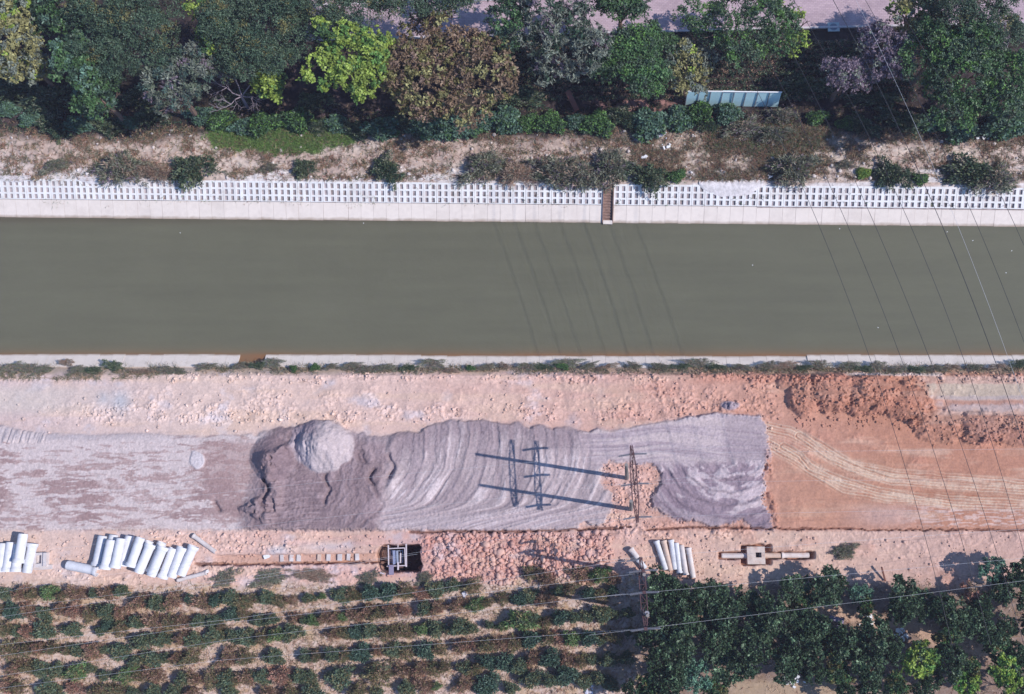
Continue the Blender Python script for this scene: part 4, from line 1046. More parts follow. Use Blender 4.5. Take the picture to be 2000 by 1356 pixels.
def tree(u, v, rx, ry, h, kind, label, seed, name='broadleaf_tree', z=0.0, dens=1.0, cat='tree', group='trees on the wooded bank', **kw):
    """u,v: crown centre in the photo; rx, ry in photo px; h: tree height (m)"""
    g = np.random.default_rng(seed)
    hc = h*0.66; c = W(u, v, hc); sc = (W(u+10, v, hc)-W(u, v, hc)).length/10
    rx *= sc*1.2; ry *= sc*1.2; rz = min(h*0.36, (rx+ry)*0.42)
    base = Vector((c.x, c.y, z)); root = empty(name, base); tag(root, label, cat, group)
    K = dict(feather=dict(n=2300, nl=9, cr=.36, ll=.16, lw=.085, cols=('feather', 'dark', 'olive'), w=(6, 2, 1), lobes=13, lr=.34, up=.6),
             big=dict(n=900, nl=8, cr=.32, ll=.30, lw=.15, cols=('green', 'dark', 'teal'), w=(4, 2, 1), lobes=10, lr=.38, up=.5),
             yel=dict(n=800, nl=9, cr=.30, ll=.26, lw=.17, cols=('yel', 'lgreen', 'green'), w=(6, 1.5, 1), lobes=11, lr=.33, up=.65),
             brown=dict(n=1300, nl=5, cr=.30, ll=.32, lw=.14, cols=('brown', 'olive', 'ygrey', 'ob'), w=(6, 3, 2, 1), lobes=12, lr=.36, up=.45),
             grey=dict(n=900, nl=6, cr=.30, ll=.34, lw=.10, cols=('grey', 'blue', 'gd_', 'purple'), w=(5, 3, 3, .6), lobes=10, lr=.36, up=.45),
             long=dict(n=700, nl=7, cr=.30, ll=.42, lw=.10, cols=('grey', 'dark', 'purple'), w=(5, 3, 1), lobes=10, lr=.36, up=.45),
             ygrey=dict(n=900, nl=6, cr=.30, ll=.30, lw=.13, cols=('ygrey', 'grey', 'yel'), w=(5, 3, 1), lobes=10, lr=.36, up=.5),
             purple=dict(n=520, nl=6, cr=.30, ll=.20, lw=.12, cols=('purple', 'grey'), w=(5, 2), lobes=8, lr=.3, up=.5),
             dark=dict(n=650, nl=8, cr=.26, ll=.21, lw=.11, cols=('dark', 'green', 'blue'), w=(5, 2, 1), lobes=9, lr=.38, up=.5),
             thin=dict(n=420, nl=7, cr=.34, ll=.24, lw=.13, cols=('yel', 'green'), w=(3, 2), lobes=9, lr=.26, up=.5),
             loose=dict(n=1100, nl=8, cr=.34, ll=.22, lw=.11, cols=('green', 'feather', 'lgreen'), w=(4, 3, 1), lobes=13, lr=.28, up=.5))[kind]
    area = rx*ry/13.0; n = int(K['n']*dens*(0.35+0.65*area)*1.7)
    kk, cr_ = dict(feather=(9, .62), yel=(9, .52), brown=(7, .42), grey=(7, .45), long=(6, .5), loose=(9, .52), big=(9, .5), dark=(8, .45)).get(kind, (7, .42))
    p = crown_pts(rx, ry, rz, max(20, int(n*1.25/kk)), seed, K['lobes'], K['lr'], gap=kw.get('gap', 0.0)); p[:, 2] += hc-rz*0.1
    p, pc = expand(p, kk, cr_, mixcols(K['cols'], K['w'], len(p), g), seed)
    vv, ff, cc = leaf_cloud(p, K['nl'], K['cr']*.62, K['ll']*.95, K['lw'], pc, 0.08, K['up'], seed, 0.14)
    mb = MB(); limbs(mb, (0, 0, -.1), h*.8, 0.09+h*0.018, min(rx, ry)*.75, 6, seed); mb.build('trunk', m_bark, root)
    link('crown', mesh('crown', vv, ff, m_leaf, cc), root)
    return root

T = 'trees on the wooded bank'
trees = [
 (20, 70, 78, 95, 8.5, 'ygrey', 'yellow tinged tree at the top left corner', 1, 1.2),
 (115, 18, 62, 58, 8.0, 'big', 'green tree behind the yellow tinged corner tree', 2, 1),
 (262, 52, 125, 88, 9.5, 'feather', 'largest feathery dark green tree in upper left', 3, 1),
 (152, 122, 42, 50, 9.0, 'big', 'upper half of green twin tree left of the grey one', 4, 1.1),
 (192, 190, 42, 46, 7.5, 'big', 'lower half of green twin tree left of the grey one', 5, 1.1),
 (336, 170, 78, 74, 9.0, 'grey', 'round grey green tree left of the bare branches', 6, 1.15),
 (405, 45, 44, 62, 10, 'thin', 'sparse yellow green tree between two feathery crowns', 7, .9),
 (520, 58, 92, 92, 9.5, 'feather', 'feathery blue green tree left of the bright yellow one', 8, 1),
 (640, 10, 105, 62, 8.5, 'feather', 'feathery tree at the top edge above the bright yellow one', 9, 1),
 (688, 120, 80, 72, 9.5, 'yel', 'bright yellow green tree left of the brown tree', 10, 1.1),
 (533, 170, 27, 27, 5.0, 'yel', 'little yellow green tree below the feathery crowns', 11, 1.0),
 (872, 128, 112, 112, 7.5, 'brown', 'large round brown leaved tree in the upper middle', 12, 1.25),
 (828, 8, 90, 26, 9.5, 'feather', 'strip of feathery crown at top edge above brown tree', 13, .8),
 (985, 42, 42, 62, 8.0, 'dark', 'dark tree right behind the brown leaved tree', 14, 1),
 (1086, 88, 80, 92, 8.0, 'long', 'grey tree with long slim leaves over the brown board', 15, 1.35),
 (1228, 112, 84, 84, 7.0, 'loose', 'mid green tree right of the long leaved grey tree', 16, 1.5),
 (1215, 12, 48, 34, 8.5, 'loose', 'bright green crown at the top edge over the walkway', 17, 1),
 (1345, 145, 46, 58, 5.5, 'ygrey', 'small grey leaved tree left of the teal fence', 18, .75),
 (1438, 50, 110, 78, 7.5, 'loose', 'open green tree above the teal sheet fence', 19, .95),
 (1548, 52, 34, 56, 6.5, 'thin', 'thin yellow green sprays at the edge of the walkway', 20, .55),
 (1722, 100, 44, 76, 7.5, 'purple', 'upright purple grey tree crossed by wires', 21, 2.6),
 (1652, 148, 60, 40, 6.5, 'purple', 'low purple grey tree left of the big evergreen', 22, 1.9),
 (1880, 150, 112, 118, 9.5, 'loose', 'biggest green tree at right reaching down to the track', 23, 1.6),
 (1832, 95, 50, 60, 9.0, 'loose', 'left shoulder of the biggest green tree at right', 33, 1.3),
 (1905, 30, 85, 65, 10.0, 'feather', 'feathery top of green tree at the upper right', 24, 1),
 (1790, 25, 50, 44, 7.5, 'ygrey', 'grey yellow tree at the top edge left of big green tree', 25, .9),
 (2010, 190, 40, 66, 7.0, 'dark', 'dark tree cut by the right edge beside big green tree', 26, 1),
 (60, 130, 45, 30, 6.5, 'ygrey', 'low drooping yellow grey crown below the corner tree', 27, 1),
 (440, 95, 42, 52, 6.5, 'feather', 'small feathery crown above the bare branches', 28, .9),
 (-40, -20, 80, 80, 9, 'big', 'green tree beyond the top left corner', 29, 1),
 (1000, -30, 80, 50, 9, 'dark', 'dark tree beyond the top edge in the middle', 30, 1),
]
for (u, v, rx, ry, h, kind, l, sd, dn) in trees:
    tree(u, v, rx, ry, h, kind, l, sd, name={'feather': 'feathery_tree'}.get(kind, 'broadleaf_tree'), dens=dn, gap=0.18 if kind in ('purple', 'thin') else (0.16 if kind in ('feather', 'loose') else 0.06))
# bare trees
def bare(u, v, h, sp, sd, label):
    c = W(u, v, h*.6); root = empty('bare_tree', (c.x, c.y, 0)); tag(root, label, 'bare tree', 'leafless trees')
    mb = MB(); g = random.Random(sd); tr = MB(); tr.tube([(0, 0, -.1), (.1, .1, h*.4)], [.14, .1], 6); tr.build('trunk', m_twig, root)
    def br(p, d, L, r, k):
        q = p+d*L; m_ = p+d*L*.5+Vector((g.uniform(-.1, .1), g.uniform(-.1, .1), g.uniform(-.05, .05)))*L
        mb.tube([p, m_, q], [r, r*.8, r*.6], 4)
        if k:
            for _ in range(3):
                br(q if _ else m_, (d+Vector((g.uniform(-.9, .9), g.uniform(-.9, .9), g.uniform(-.3, .4)))).normalized(), L*.68, r*.6, k-1)
    for k in range(5):
        a = k*1.26+g.random(); br(Vector((.1, .1, h*.4)), Vector((math.cos(a), math.sin(a), .6)).normalized(), sp*.55, .06, 3)
    mb.build('branches', m_twig, root)
bare(462, 180, 5, 2.4, 5, 'bare pale branched tree right of the round grey tree')
bare(1985, 62, 7, 2.8, 6, 'bare pale branched tree over the walkway at upper right')

# bushes --------------------------------------------------------------
def bush_mesh(name, rx, ry, h, cols, w, seed, n=130, nl=9, ll=.17, lw=.08, cr=.17, up=.4, stiff=0.0):
    g = np.random.default_rng(seed)
    a = g.random(n)*2*math.pi; r = np.sqrt(g.random(n)) if not stiff > .4 else g.random(n)**.62*1.12; top = np.sqrt(np.clip(1-r*r*.85, 0.02, 1))
    k = 0.55+0.45*g.random(n)
    wob = 1+0.22*np.sin(a*3+seed)+0.15*np.sin(a*5+seed*2)+(.25*np.sin(a*7+seed*3)+.2*np.sin(a*2+seed) if stiff > .4 else 0)
    p = np.stack([np.cos(a)*r*rx*wob, np.sin(a)*r*ry*wob, top*h*k*(0.8+0.35*vn(np.cos(a)*r*2+seed, np.sin(a)*r*2, seed))], -1)
    vv, ff, cc = leaf_cloud(p, nl, cr, ll, lw, mixcols(cols, w, n, g), 0.18, up, seed, 0.16, origin=(0, 0, 0) if stiff else None, stiff=stiff)
    vv[:, 2] = np.maximum(vv[:, 2], 0.0)
    return mesh(name, vv, ff, m_leaf, cc)
G_.update(og=lin((116, 128, 98)), oo=lin((152, 140, 104)), ob=lin((174, 142, 124)), orr=lin((198, 148, 130)), od=lin((94, 122, 108)), ol=lin((120, 150, 96)), og2=lin((106, 130, 110)),
          dry=lin((178, 156, 140)), gd=lin((142, 144, 128)))
SH = {}
CS = dict(g=(('og', 'og2', 'oo'), (4, 3, 1)), o=(('oo', 'og', 'ob'), (5, 2, 2)), b=(('ob', 'oo', 'orr'), (5, 2, 1)), r=(('orr', 'ob', 'dry'), (4, 2, 2)), d=(('od', 'og2', 'dark'), (5, 2, 2)), l=(('ol', 'og', 'oo'), (5, 2, 1)))
for c in CS:
    for k in range(4 if c in 'gob' else 2):
        SH[c, k] = bush_mesh('orchard_shrub', .5, .47, 0.95, CS[c][0], CS[c][1], ord(c)*10+k, n=240, nl=9, ll=.14, lw=.04, cr=.13, up=.3, stiff=0.5) if c in 'bor' else \
                   bush_mesh('orchard_shrub', .5, .47, 0.95, CS[c][0], CS[c][1], ord(c)*10+k, n=190, nl=9, ll=.15, lw=.055, cr=.14, up=.4, stiff=0.35)
ORD = ['', 'first', 'second', 'third', 'fourth', 'fifth', 'sixth', 'seventh', 'eighth', 'ninth', 'tenth', 'eleventh', 'twelfth', 'thirteenth', 'fourteenth', 'fifteenth', 'sixteenth', 'seventeenth', 'eighteenth', 'nineteenth', 'twentieth']
def ordw(n):
    if n <= 20: return ORD[n]
    t = {2: 'twenty', 3: 'thirty', 4: 'forty', 5: 'fifty'}; q, r = divmod(n, 10)
    return t[q]+'-'+ORD[r] if r else {3: 'thirtieth', 4: 'fortieth', 5: 'fiftieth'}[q]
rows = {}
def addrow(r, x0, y0, s, items):
    for (x, y, rad, c) in items: rows.setdefault(r, []).append((x0+x/s, y0+y/s, rad/s, c))
A_ = (0, 1126, 5.897); B_ = (320, 1126, 5.897); C__ = (640, 1126, 5.897); D_ = (940, 1090, 5.097)
addrow(1, *A_, [(60,200,75,'g'),(240,190,80,'b'),(350,210,60,'o'),(560,180,85,'l'),(710,220,60,'o'),(870,200,85,'b'),(1080,200,60,'g'),(1220,200,80,'b'),(1390,170,65,'g'),(1600,290,85,'b'),(1790,310,90,'g')])
addrow(2, *A_, [(20,400,60,'o'),(160,410,90,'d'),(320,400,90,'b'),(480,430,80,'g'),(700,380,70,'b'),(850,400,70,'r'),(1040,430,85,'o'),(1220,410,90,'g'),(1380,430,70,'b'),(1560,530,80,'g'),(1750,520,100,'b')])
addrow(3, *A_, [(50,610,85,'o'),(180,640,65,'g'),(300,640,70,'r'),(500,620,110,'g'),(830,620,90,'g'),(1150,630,60,'g'),(1230,570,65,'d'),(1370,590,85,'o'),(1650,740,100,'g'),(1820,730,80,'g')])
addrow(4, *A_, [(100,850,100,'o'),(310,840,90,'o'),(450,830,80,'b'),(600,830,70,'o'),(760,850,60,'o'),(890,850,80,'g'),(1060,860,95,'b'),(1200,850,50,'g'),(1380,860,110,'g'),(1560,980,70,'g'),(1760,950,100,'g')])
addrow(5, *A_, [(170,1060,80,'b'),(330,1060,90,'o'),(480,1070,90,'g'),(660,1090,90,'g'),(870,1100,100,'l'),(1030,1070,60,'g'),(1190,1140,60,'g'),(1440,1140,90,'l'),(1590,1150,70,'o'),(1760,1140,90,'b')])
addrow(6, *A_, [(60,1260,100,'b'),(190,1280,70,'o'),(560,1310,120,'g'),(850,1290,80,'r'),(1120,1330,100,'o'),(1340,1320,80,'o'),(1520,1340,60,'g'),(1760,1330,80,'g')])
addrow(1, *B_, [(90,280,100,'b'),(300,260,60,'d'),(420,290,100,'b'),(600,270,80,'d'),(750,250,90,'g'),(930,280,90,'o'),(1170,250,90,'g'),(1310,290,70,'o'),(1450,270,50,'b'),(1660,250,60,'g'),(1810,230,40,'l')])
addrow(2, *B_, [(70,530,90,'o'),(220,520,80,'b'),(380,520,80,'g'),(560,510,80,'g'),(640,590,50,'o'),(760,440,80,'d'),(900,430,70,'o'),(1080,510,70,'g'),(1240,500,60,'g'),(1510,480,60,'b'),(1600,500,50,'g'),(1700,510,70,'l'),(1850,470,70,'b')])
addrow(3, *B_, [(30,730,60,'g'),(200,710,70,'b'),(350,740,100,'g'),(570,690,90,'g'),(790,680,70,'g'),(930,710,100,'g'),(1130,710,70,'o'),(1300,670,85,'l'),(1470,650,100,'g')])
addrow(4, *B_, [(20,950,60,'g'),(120,940,60,'b'),(280,950,90,'o'),(730,930,100,'b'),(920,940,85,'o'),(1260,930,95,'g'),(1640,920,80,'g'),(1750,920,60,'o')])
addrow(5, *B_, [(220,1190,80,'g'),(350,1180,80,'b'),(560,1170,100,'o'),(730,1180,90,'g'),(820,1190,60,'o'),(930,1170,90,'b'),(1120,1160,90,'g'),(1330,1150,110,'r'),(1560,1160,90,'g'),(1680,1150,60,'g')])
addrow(6, *B_, [(100,1340,80,'g'),(300,1345,60,'b'),(750,1340,80,'g'),(1200,1340,80,'b'),(1440,1330,80,'o'),(1700,1340,100,'g')])
addrow(1, *C__, [(150,220,90,'g'),(260,210,80,'o'),(350,220,60,'o'),(500,190,95,'d'),(700,170,95,'d'),(890,170,90,'o'),(1060,200,70,'r'),(1240,150,90,'g'),(1440,110,70,'g'),(1660,110,80,'o')])
addrow(2, *C__, [(60,480,70,'b'),(160,460,60,'l'),(320,440,80,'b'),(440,410,80,'b'),(570,430,80,'o'),(720,400,80,'b'),(880,400,60,'r'),(1120,370,80,'g'),(1250,370,70,'b'),(1490,330,80,'b'),(1700,330,80,'l'),(1830,300,60,'o')])
addrow(3, *C__, [(70,660,70,'b'),(170,660,70,'o'),(310,650,85,'d'),(470,640,90,'g'),(680,650,90,'o'),(780,630,60,'o'),(890,640,80,'o'),(1100,600,75,'l'),(1250,600,90,'g'),(1500,590,90,'g'),(1640,600,70,'g'),(1860,560,50,'g')])
addrow(4, *C__, [(60,900,80,'g'),(190,910,80,'o'),(370,890,100,'d'),(570,860,60,'b'),(750,850,80,'g'),(920,860,90,'o'),(1110,850,95,'d'),(1270,840,70,'o'),(1560,800,80,'b'),(1690,800,60,'r'),(1820,800,80,'o')])
addrow(5, *C__, [(140,1160,120,'g'),(590,1110,130,'o'),(870,1090,80,'b'),(1060,1070,90,'b'),(1230,1060,80,'o'),(1330,1050,60,'o'),(1570,1050,70,'g'),(1700,1060,80,'o'),(1830,980,90,'d')])
addrow(6, *C__, [(340,1320,80,'o'),(560,1340,60,'g'),(900,1290,80,'g'),(1100,1260,90,'b'),(1240,1270,50,'l'),(1570,1240,90,'b'),(1800,1290,100,'d')])
addrow(0, *D_, [(500,150,70,'o'),(630,200,70,'b'),(1000,160,80,'b'),(1180,170,80,'l'),(1300,200,60,'b'),(1310,320,45,'d')])
addrow(2, *D_, [(220,400,60,'o'),(380,410,70,'d'),(500,380,70,'g'),(640,410,80,'b'),(770,330,55,'g'),(870,320,60,'o'),(1060,350,65,'d'),(1200,370,60,'o')])
addrow(3, *D_, [(210,680,50,'l'),(400,630,100,'l'),(510,600,60,'g'),(640,640,60,'o'),(790,590,70,'d'),(930,590,60,'g'),(1060,580,60,'g'),(1200,560,80,'g'),(1320,560,50,'g'),(1450,550,50,'g')])
addrow(4, *D_, [(200,850,70,'b'),(330,850,70,'o'),(500,810,90,'d'),(660,800,70,'o'),(790,800,60,'r'),(900,800,70,'l'),(1080,800,75,'d'),(1180,810,60,'g'),(1310,790,70,'o'),(1480,740,40,'g')])
addrow(5, *D_, [(230,1040,90,'d'),(370,1080,80,'g'),(510,1010,70,'b'),(680,1000,90,'d'),(880,1020,80,'b'),(990,1030,60,'o'),(1100,1010,50,'g'),(1260,1020,70,'g'),(1440,1000,60,'g')])
addrow(6, *D_, [(80,1240,90,'d'),(300,1300,60,'g'),(500,1200,90,'g'),(690,1220,70,'g'),(850,1170,90,'d'),(1020,1230,70,'g'),(1190,1200,70,'g'),(1290,1270,60,'g')])
CN = dict(g='green', o='olive', b='brown', r='reddish dry', d='dark teal green', l='bright green')
RN = {0: 'short row among the rubble', 1: 'top orchard row', 2: 'second orchard row', 3: 'third orchard row', 4: 'fourth orchard row', 5: 'fifth orchard row', 6: 'bottom orchard row'}
rr = random.Random(3)
for r, items in rows.items():
    items.sort(); cnt = {}
    for i, (u, v, rad, c) in enumerate(items):
        cnt[c] = cnt.get(c, 0)+1
        me = SH[c, rr.randrange(4 if c in 'gob' else 2)]
        p = W(u, v, .6); s = rad/25.3/0.5*0.98; z = -0.03
        o = link('orchard_shrub', me, None, Vector((p.x, p.y, z))); o.rotation_euler = (0, 0, rr.choice([0, math.pi])+rr.uniform(-.35, .35)); o.scale = (s*rr.uniform(1.08, 1.32), s*rr.uniform(.80, .98), (.58+s*.55)*rr.uniform(.8, 1.2))
        o['label'] = f"{CN[c]} shrub, {ordw(cnt[c])} {CN[c]} one from left, {RN[r]}"; o['category'] = 'shrub'; o['group'] = 'shrubs in the orchard rows'

# dark citrus grove ----------------------------------------------------
def grove_tree_mesh(seed, cols, w, n=420, ll=.2, lw=.11):
    g = np.random.default_rng(seed); p = crown_pts(1.18, 1.18, .95, n//5, seed, 9, .40, gap=.12); p[:, 2] += 1.75
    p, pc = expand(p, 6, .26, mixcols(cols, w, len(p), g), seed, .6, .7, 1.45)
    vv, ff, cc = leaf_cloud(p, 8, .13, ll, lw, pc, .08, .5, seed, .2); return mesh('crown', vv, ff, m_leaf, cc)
G_.update(gr1=lin((70, 94, 68)), gr2=lin((92, 116, 88)), gr3=lin((58, 76, 56)), gl=lin((112, 152, 128)))
GM = {'d': [grove_tree_mesh(200+k, ('gr1', 'gr2', 'gr3', 'ol'), (6, 3, 3, .1), 560) for k in range(5)],
      't': [grove_tree_mesh(220+k, ('gl', 'teal'), (4, 2), 420) for k in range(2)],
      'y': [grove_tree_mesh(230+k, ('yel', 'lgreen', 'gr1'), (5, 3, 1), 520) for k in range(3)],
      'b': [grove_tree_mesh(240, ('brown', 'orr'), (3, 2), 260)],
      'm': [grove_tree_mesh(250+k, ('gr1', 'olive', 'green'), (3, 2, 3), 480) for k in range(2)]}
mb = MB(); limbs(mb, (0, 0, -.1), 2.2, .09, .8, 5, 9, 1); gtr = mb.data('trunk', m_bark)
grove = [(1290,1140,30,'d'),(1322,1160,27,'d'),(1280,1185,28,'d'),(1318,1190,28,'d'),(1300,1240,34,'d'),(1340,1222,28,'d'),(1330,1272,38,'d'),(1288,1290,27,'d'),(1395,1165,34,'d'),(1412,1200,32,'d'),
 (1385,1228,28,'d'),(1400,1262,32,'d'),(1420,1300,36,'d'),(1465,1175,30,'d'),(1500,1192,30,'d'),(1490,1225,30,'d'),(1478,1262,32,'d'),(1455,1292,28,'d'),(1552,1150,34,'d'),(1602,1148,38,'d'),(1568,1178,26,'m'),(1635,1138,20,'d'),
 (1545,1230,34,'d'),(1590,1222,32,'d'),(1570,1272,38,'d'),(1538,1302,30,'d'),(1612,1250,27,'m'),(1640,1250,32,'d'),(1700,1238,38,'d'),(1665,1268,32,'d'),(1695,1292,36,'d'),(1740,1268,28,'d'),(1682,1165,23,'t'),(1692,1188,18,'m'),
 (1772,1165,36,'d'),(1750,1196,28,'d'),(1800,1182,28,'d'),(1838,1190,32,'d'),(1872,1216,36,'d'),(1850,1240,28,'m'),(1902,1206,28,'d'),(1928,1240,32,'d'),(1962,1228,26,'d'),(1936,1112,24,'t'),(1982,1118,30,'d'),(1955,1152,26,'d'),
 (1896,1160,24,'b'),(1802,1280,38,'y'),(1852,1290,32,'d'),(1885,1308,27,'m'),(1822,1322,22,'d'),(1952,1262,30,'m'),(1960,1318,36,'y'),(1888,1345,28,'y'),(1992,1285,28,'d'),(1995,1350,24,'m'),(1640,1312,26,'m'),(1590,1310,28,'d'),
 (1702,1335,28,'d'),(1752,1335,26,'m'),(1362,1325,30,'t'),(1302,1335,28,'d'),(1268,1345,26,'m'),(1395,1345,24,'m'),(1232,1350,22,'d'),(1800,1350,20,'d'),(1655,1350,24,'d'),(2010,1170,26,'d'),(2015,1215,26,'d'),(1262,1250,18,'d'),(1440,1238,24,'d'),(1525,1270,24,'d'),(1350,1180,24,'d'),(1920,1180,20,'d')]
DN = {'d': 'dark green glossy tree', 't': 'pale teal green tree', 'y': 'bright yellow green tree', 'b': 'dead brown tree', 'm': 'mixed olive green tree'}
bands = [(1100, 1170, 'along upper grove edge'), (1170, 1208, 'in second grove line'), (1208, 1246, 'in third grove line'), (1246, 1282, 'in fourth grove line'), (1282, 1318, 'in fifth grove line'), (1318, 1400, 'along bottom grove edge')]
grove.sort(); cnt = {}
for (u, v, rad, c) in grove:
    bi = next(i for i, b in enumerate(bands) if b[0] <= v < b[1]); cnt[c, bi] = cnt.get((c, bi), 0)+1
    s = rad/25.3/1.15*0.98*rr.uniform(.92, 1.08)*(.92 if u > 1500 else 1); hz = rr.uniform(1.0, 1.3)*(1.15 if u < 1350 else 1.0)*min(1.1, .6+s*.45)*(.82 if v < 1180 and u > 1350 else 1); p = W(u, v, 2.0*hz)
    root = empty('grove_tree', (p.x, p.y, 0), rr.uniform(0, 6.28)); root.scale = (s, s, hz)
    tag(root, f"{DN[c]}, {ordw(cnt[c, bi])} such from left {bands[bi][2]}", 'tree', 'trees of the dark grove')
    link('crown', GM[c][rr.randrange(len(GM[c]))], root); link('trunk', gtr, root)

# bushes on the far side -------------------------------------------------
BM = {}
BT = dict(teal=(('teal', 'od', 'green'), (4, 3, 2), .22, .13), green=(('lgreen', 'green', 'dark'), (2, 4, 2), .20, .12), scrub=(('gd', 'og', 'dry', 'purple'), (5, 2, 2, 1), .24, .05), dark=(('dark', 'og', 'gd'), (4, 3, 1), .18, .08),
          yel=(('yel', 'lgreen'), (3, 2), .18, .1), dry=(('dry', 'ob', 'gd'), (4, 3, 2), .26, .04))
for k, (c, w, ll, lw) in BT.items():
    for j in range(3): BM[k, j] = bush_mesh('bush', 1.0, .9, 1.0, c, w, 300+len(BM), n=330, nl=10, ll=ll, lw=lw, cr=.22, up=.35 if k in ('scrub', 'dry') else .5, stiff=.45 if k in ('scrub', 'dry', 'dark') else 0.1)
def bush(u, v, rx, ry, kind, label, group, h=None, z=None, cat='bush'):
    h = h or (rx+ry)/2/24*1.0
    p = W(u, v, h*.35); me = BM[kind, rr.randrange(3)]
    zz = (hnorth(p) if v < 500 else hsite(p)) if z is None else z
    o = link('bush', me, None, Vector((p.x, p.y, zz-.05))); a = rr.choice([0, math.pi])+rr.uniform(-.3, .3); o.rotation_euler = (0, 0, a)
    o.scale = (rx/24.2, ry/24.2, h); tag(o, label, cat, group)
GB = 'bushes hanging over the lattice bank'
for a in [(232, 330, 38, 34, 'scrub', 'grey green scrub spilling over the lattice at left'), (375, 332, 34, 32, 'dark', 'dark green bush on the lattice top, second from left'),
          (593, 329, 17, 20, 'dark', 'small leaning bush left of the lone round one'), (755, 331, 25, 28, 'dark', 'lone round dark bush at the lattice edge'),
          (948, 326, 40, 26, 'scrub', 'thin dry scrub left of the drain'), (1010, 340, 30, 24, 'dry', 'reddish dry scrub drooping over the lattice'),
          (1088, 332, 44, 30, 'scrub', 'broad scrub bush above the lattice left of the drain'), (1132, 345, 36, 28, 'scrub', 'scrub bush drooping lowest left of the drain'),
          (1192, 330, 36, 34, 'scrub', 'scrub bush right over the drain mouth'), (1262, 345, 34, 26, 'dark', 'dark scrub just right of the drain'), (1320, 344, 18, 12, 'green', 'small green tuft on the stones right of the drain'),
          (1548, 330, 38, 30, 'scrub', 'scrub bush left of the yellow green one'), (1686, 338, 13, 11, 'yel', 'little bright yellow green bush on the track edge'),
          (1742, 340, 26, 28, 'dark', 'dark bush hanging over the lattice between two bright ones'), (1797, 350, 14, 12, 'green', 'little fresh green bush right of the dark one'),
          (1905, 338, 46, 28, 'dark', 'wide dark bush over the lattice near the right edge'), (1940, 352, 40, 22, 'scrub', 'low fringe of the wide bush near the right edge'),
          (525, 328, 16, 10, 'scrub', 'tiny pale tuft on the white soil at left'), (110, 325, 26, 12, 'scrub', 'low weed patch at the far left of the bank'), (300, 338, 30, 18, 'dry', 'dry weeds between the two leftmost bushes'), (1650, 322, 16, 9, 'scrub', 'small grey weed left of the yellow green bush')]:
    bush(*a, GB)
GU = 'undergrowth bushes at the foot of the wood'
und = [(15, 215, 26, 22, 'teal'), (60, 235, 30, 20, 'teal'), (105, 245, 28, 20, 'dark'), (150, 250, 26, 16, 'teal'), (205, 250, 30, 18, 'dark'), (255, 235, 26, 18, 'teal'), (300, 225, 24, 18, 'dark'), (395, 225, 24, 18, 'teal'),
       (430, 235, 24, 18, 'green'), (470, 245, 26, 16, 'teal'), (520, 240, 26, 18, 'green'), (580, 235, 26, 20, 'green'), (620, 250, 24, 14, 'dark'), (650, 240, 28, 20, 'teal'), (700, 250, 30, 18, 'dark'), (745, 250, 28, 18, 'teal'), (790, 240, 26, 18, 'dark'), (830, 245, 26, 22, 'teal'),
       (870, 248, 26, 22, 'teal'), (910, 245, 26, 22, 'teal'), (950, 240, 26, 22, 'teal'), (990, 240, 26, 24, 'teal'), (1030, 242, 26, 24, 'green'), (1080, 240, 28, 22, 'green'), (1130, 238, 26, 22, 'teal'), (1170, 245, 26, 20, 'green'), (1215, 235, 26, 20, 'dark'),
       (1268, 240, 24, 24, 'teal'), (1330, 240, 26, 26, 'teal'), (1370, 228, 20, 20, 'green'), (1425, 222, 26, 26, 'teal'), (1385, 245, 22, 18, 'dark'), (1525, 230, 22, 18, 'scrub'), (1600, 232, 24, 16, 'green'), (1645, 245, 22, 16, 'green'), (1690, 240, 26, 16, 'dark'), (1760, 235, 30, 18, 'dark'), (1820, 240, 30, 18, 'teal'),
       (1880, 262, 24, 20, 'teal'), (1960, 245, 28, 20, 'teal'), (1998, 235, 28, 22, 'teal'), (20, 180, 30, 22, 'dark'), (90, 200, 40, 26, 'dark'), (270, 190, 36, 28, 'dark'), (460, 200, 30, 24, 'dark'), (620, 200, 30, 20, 'dark'), (1010, 190, 40, 20, 'dark'), (1560, 170, 30, 20, 'dark'), (1720, 200, 40, 20, 'dark'), (1450, 250, 34, 16, 'scrub'), (1500, 262, 30, 14, 'scrub')]  # dark bushes inside the wood are added to deepen the gaps between crowns
und.sort(); cnt = {}
UN = dict(teal='blue green leafy bush', green='fresh green bush', dark='dark green bush', scrub='dry grey scrub bush', dry='dry bush', yel='yellow bush')
for (u, v, rx, ry, k) in und:
    cnt[k] = cnt.get(k, 0)+1
    q_ = rr.uniform(.75, 1.35)
    bush(u+rr.uniform(-8, 8), v+rr.uniform(-7, 4), rx*q_, ry*q_*rr.uniform(.8, 1.1), k, f"{UN[k]}, {ordw(cnt[k])} of its kind from left below the wood", GU, h=1.0*q_)
GN = 'weedy clumps along the near slabs'
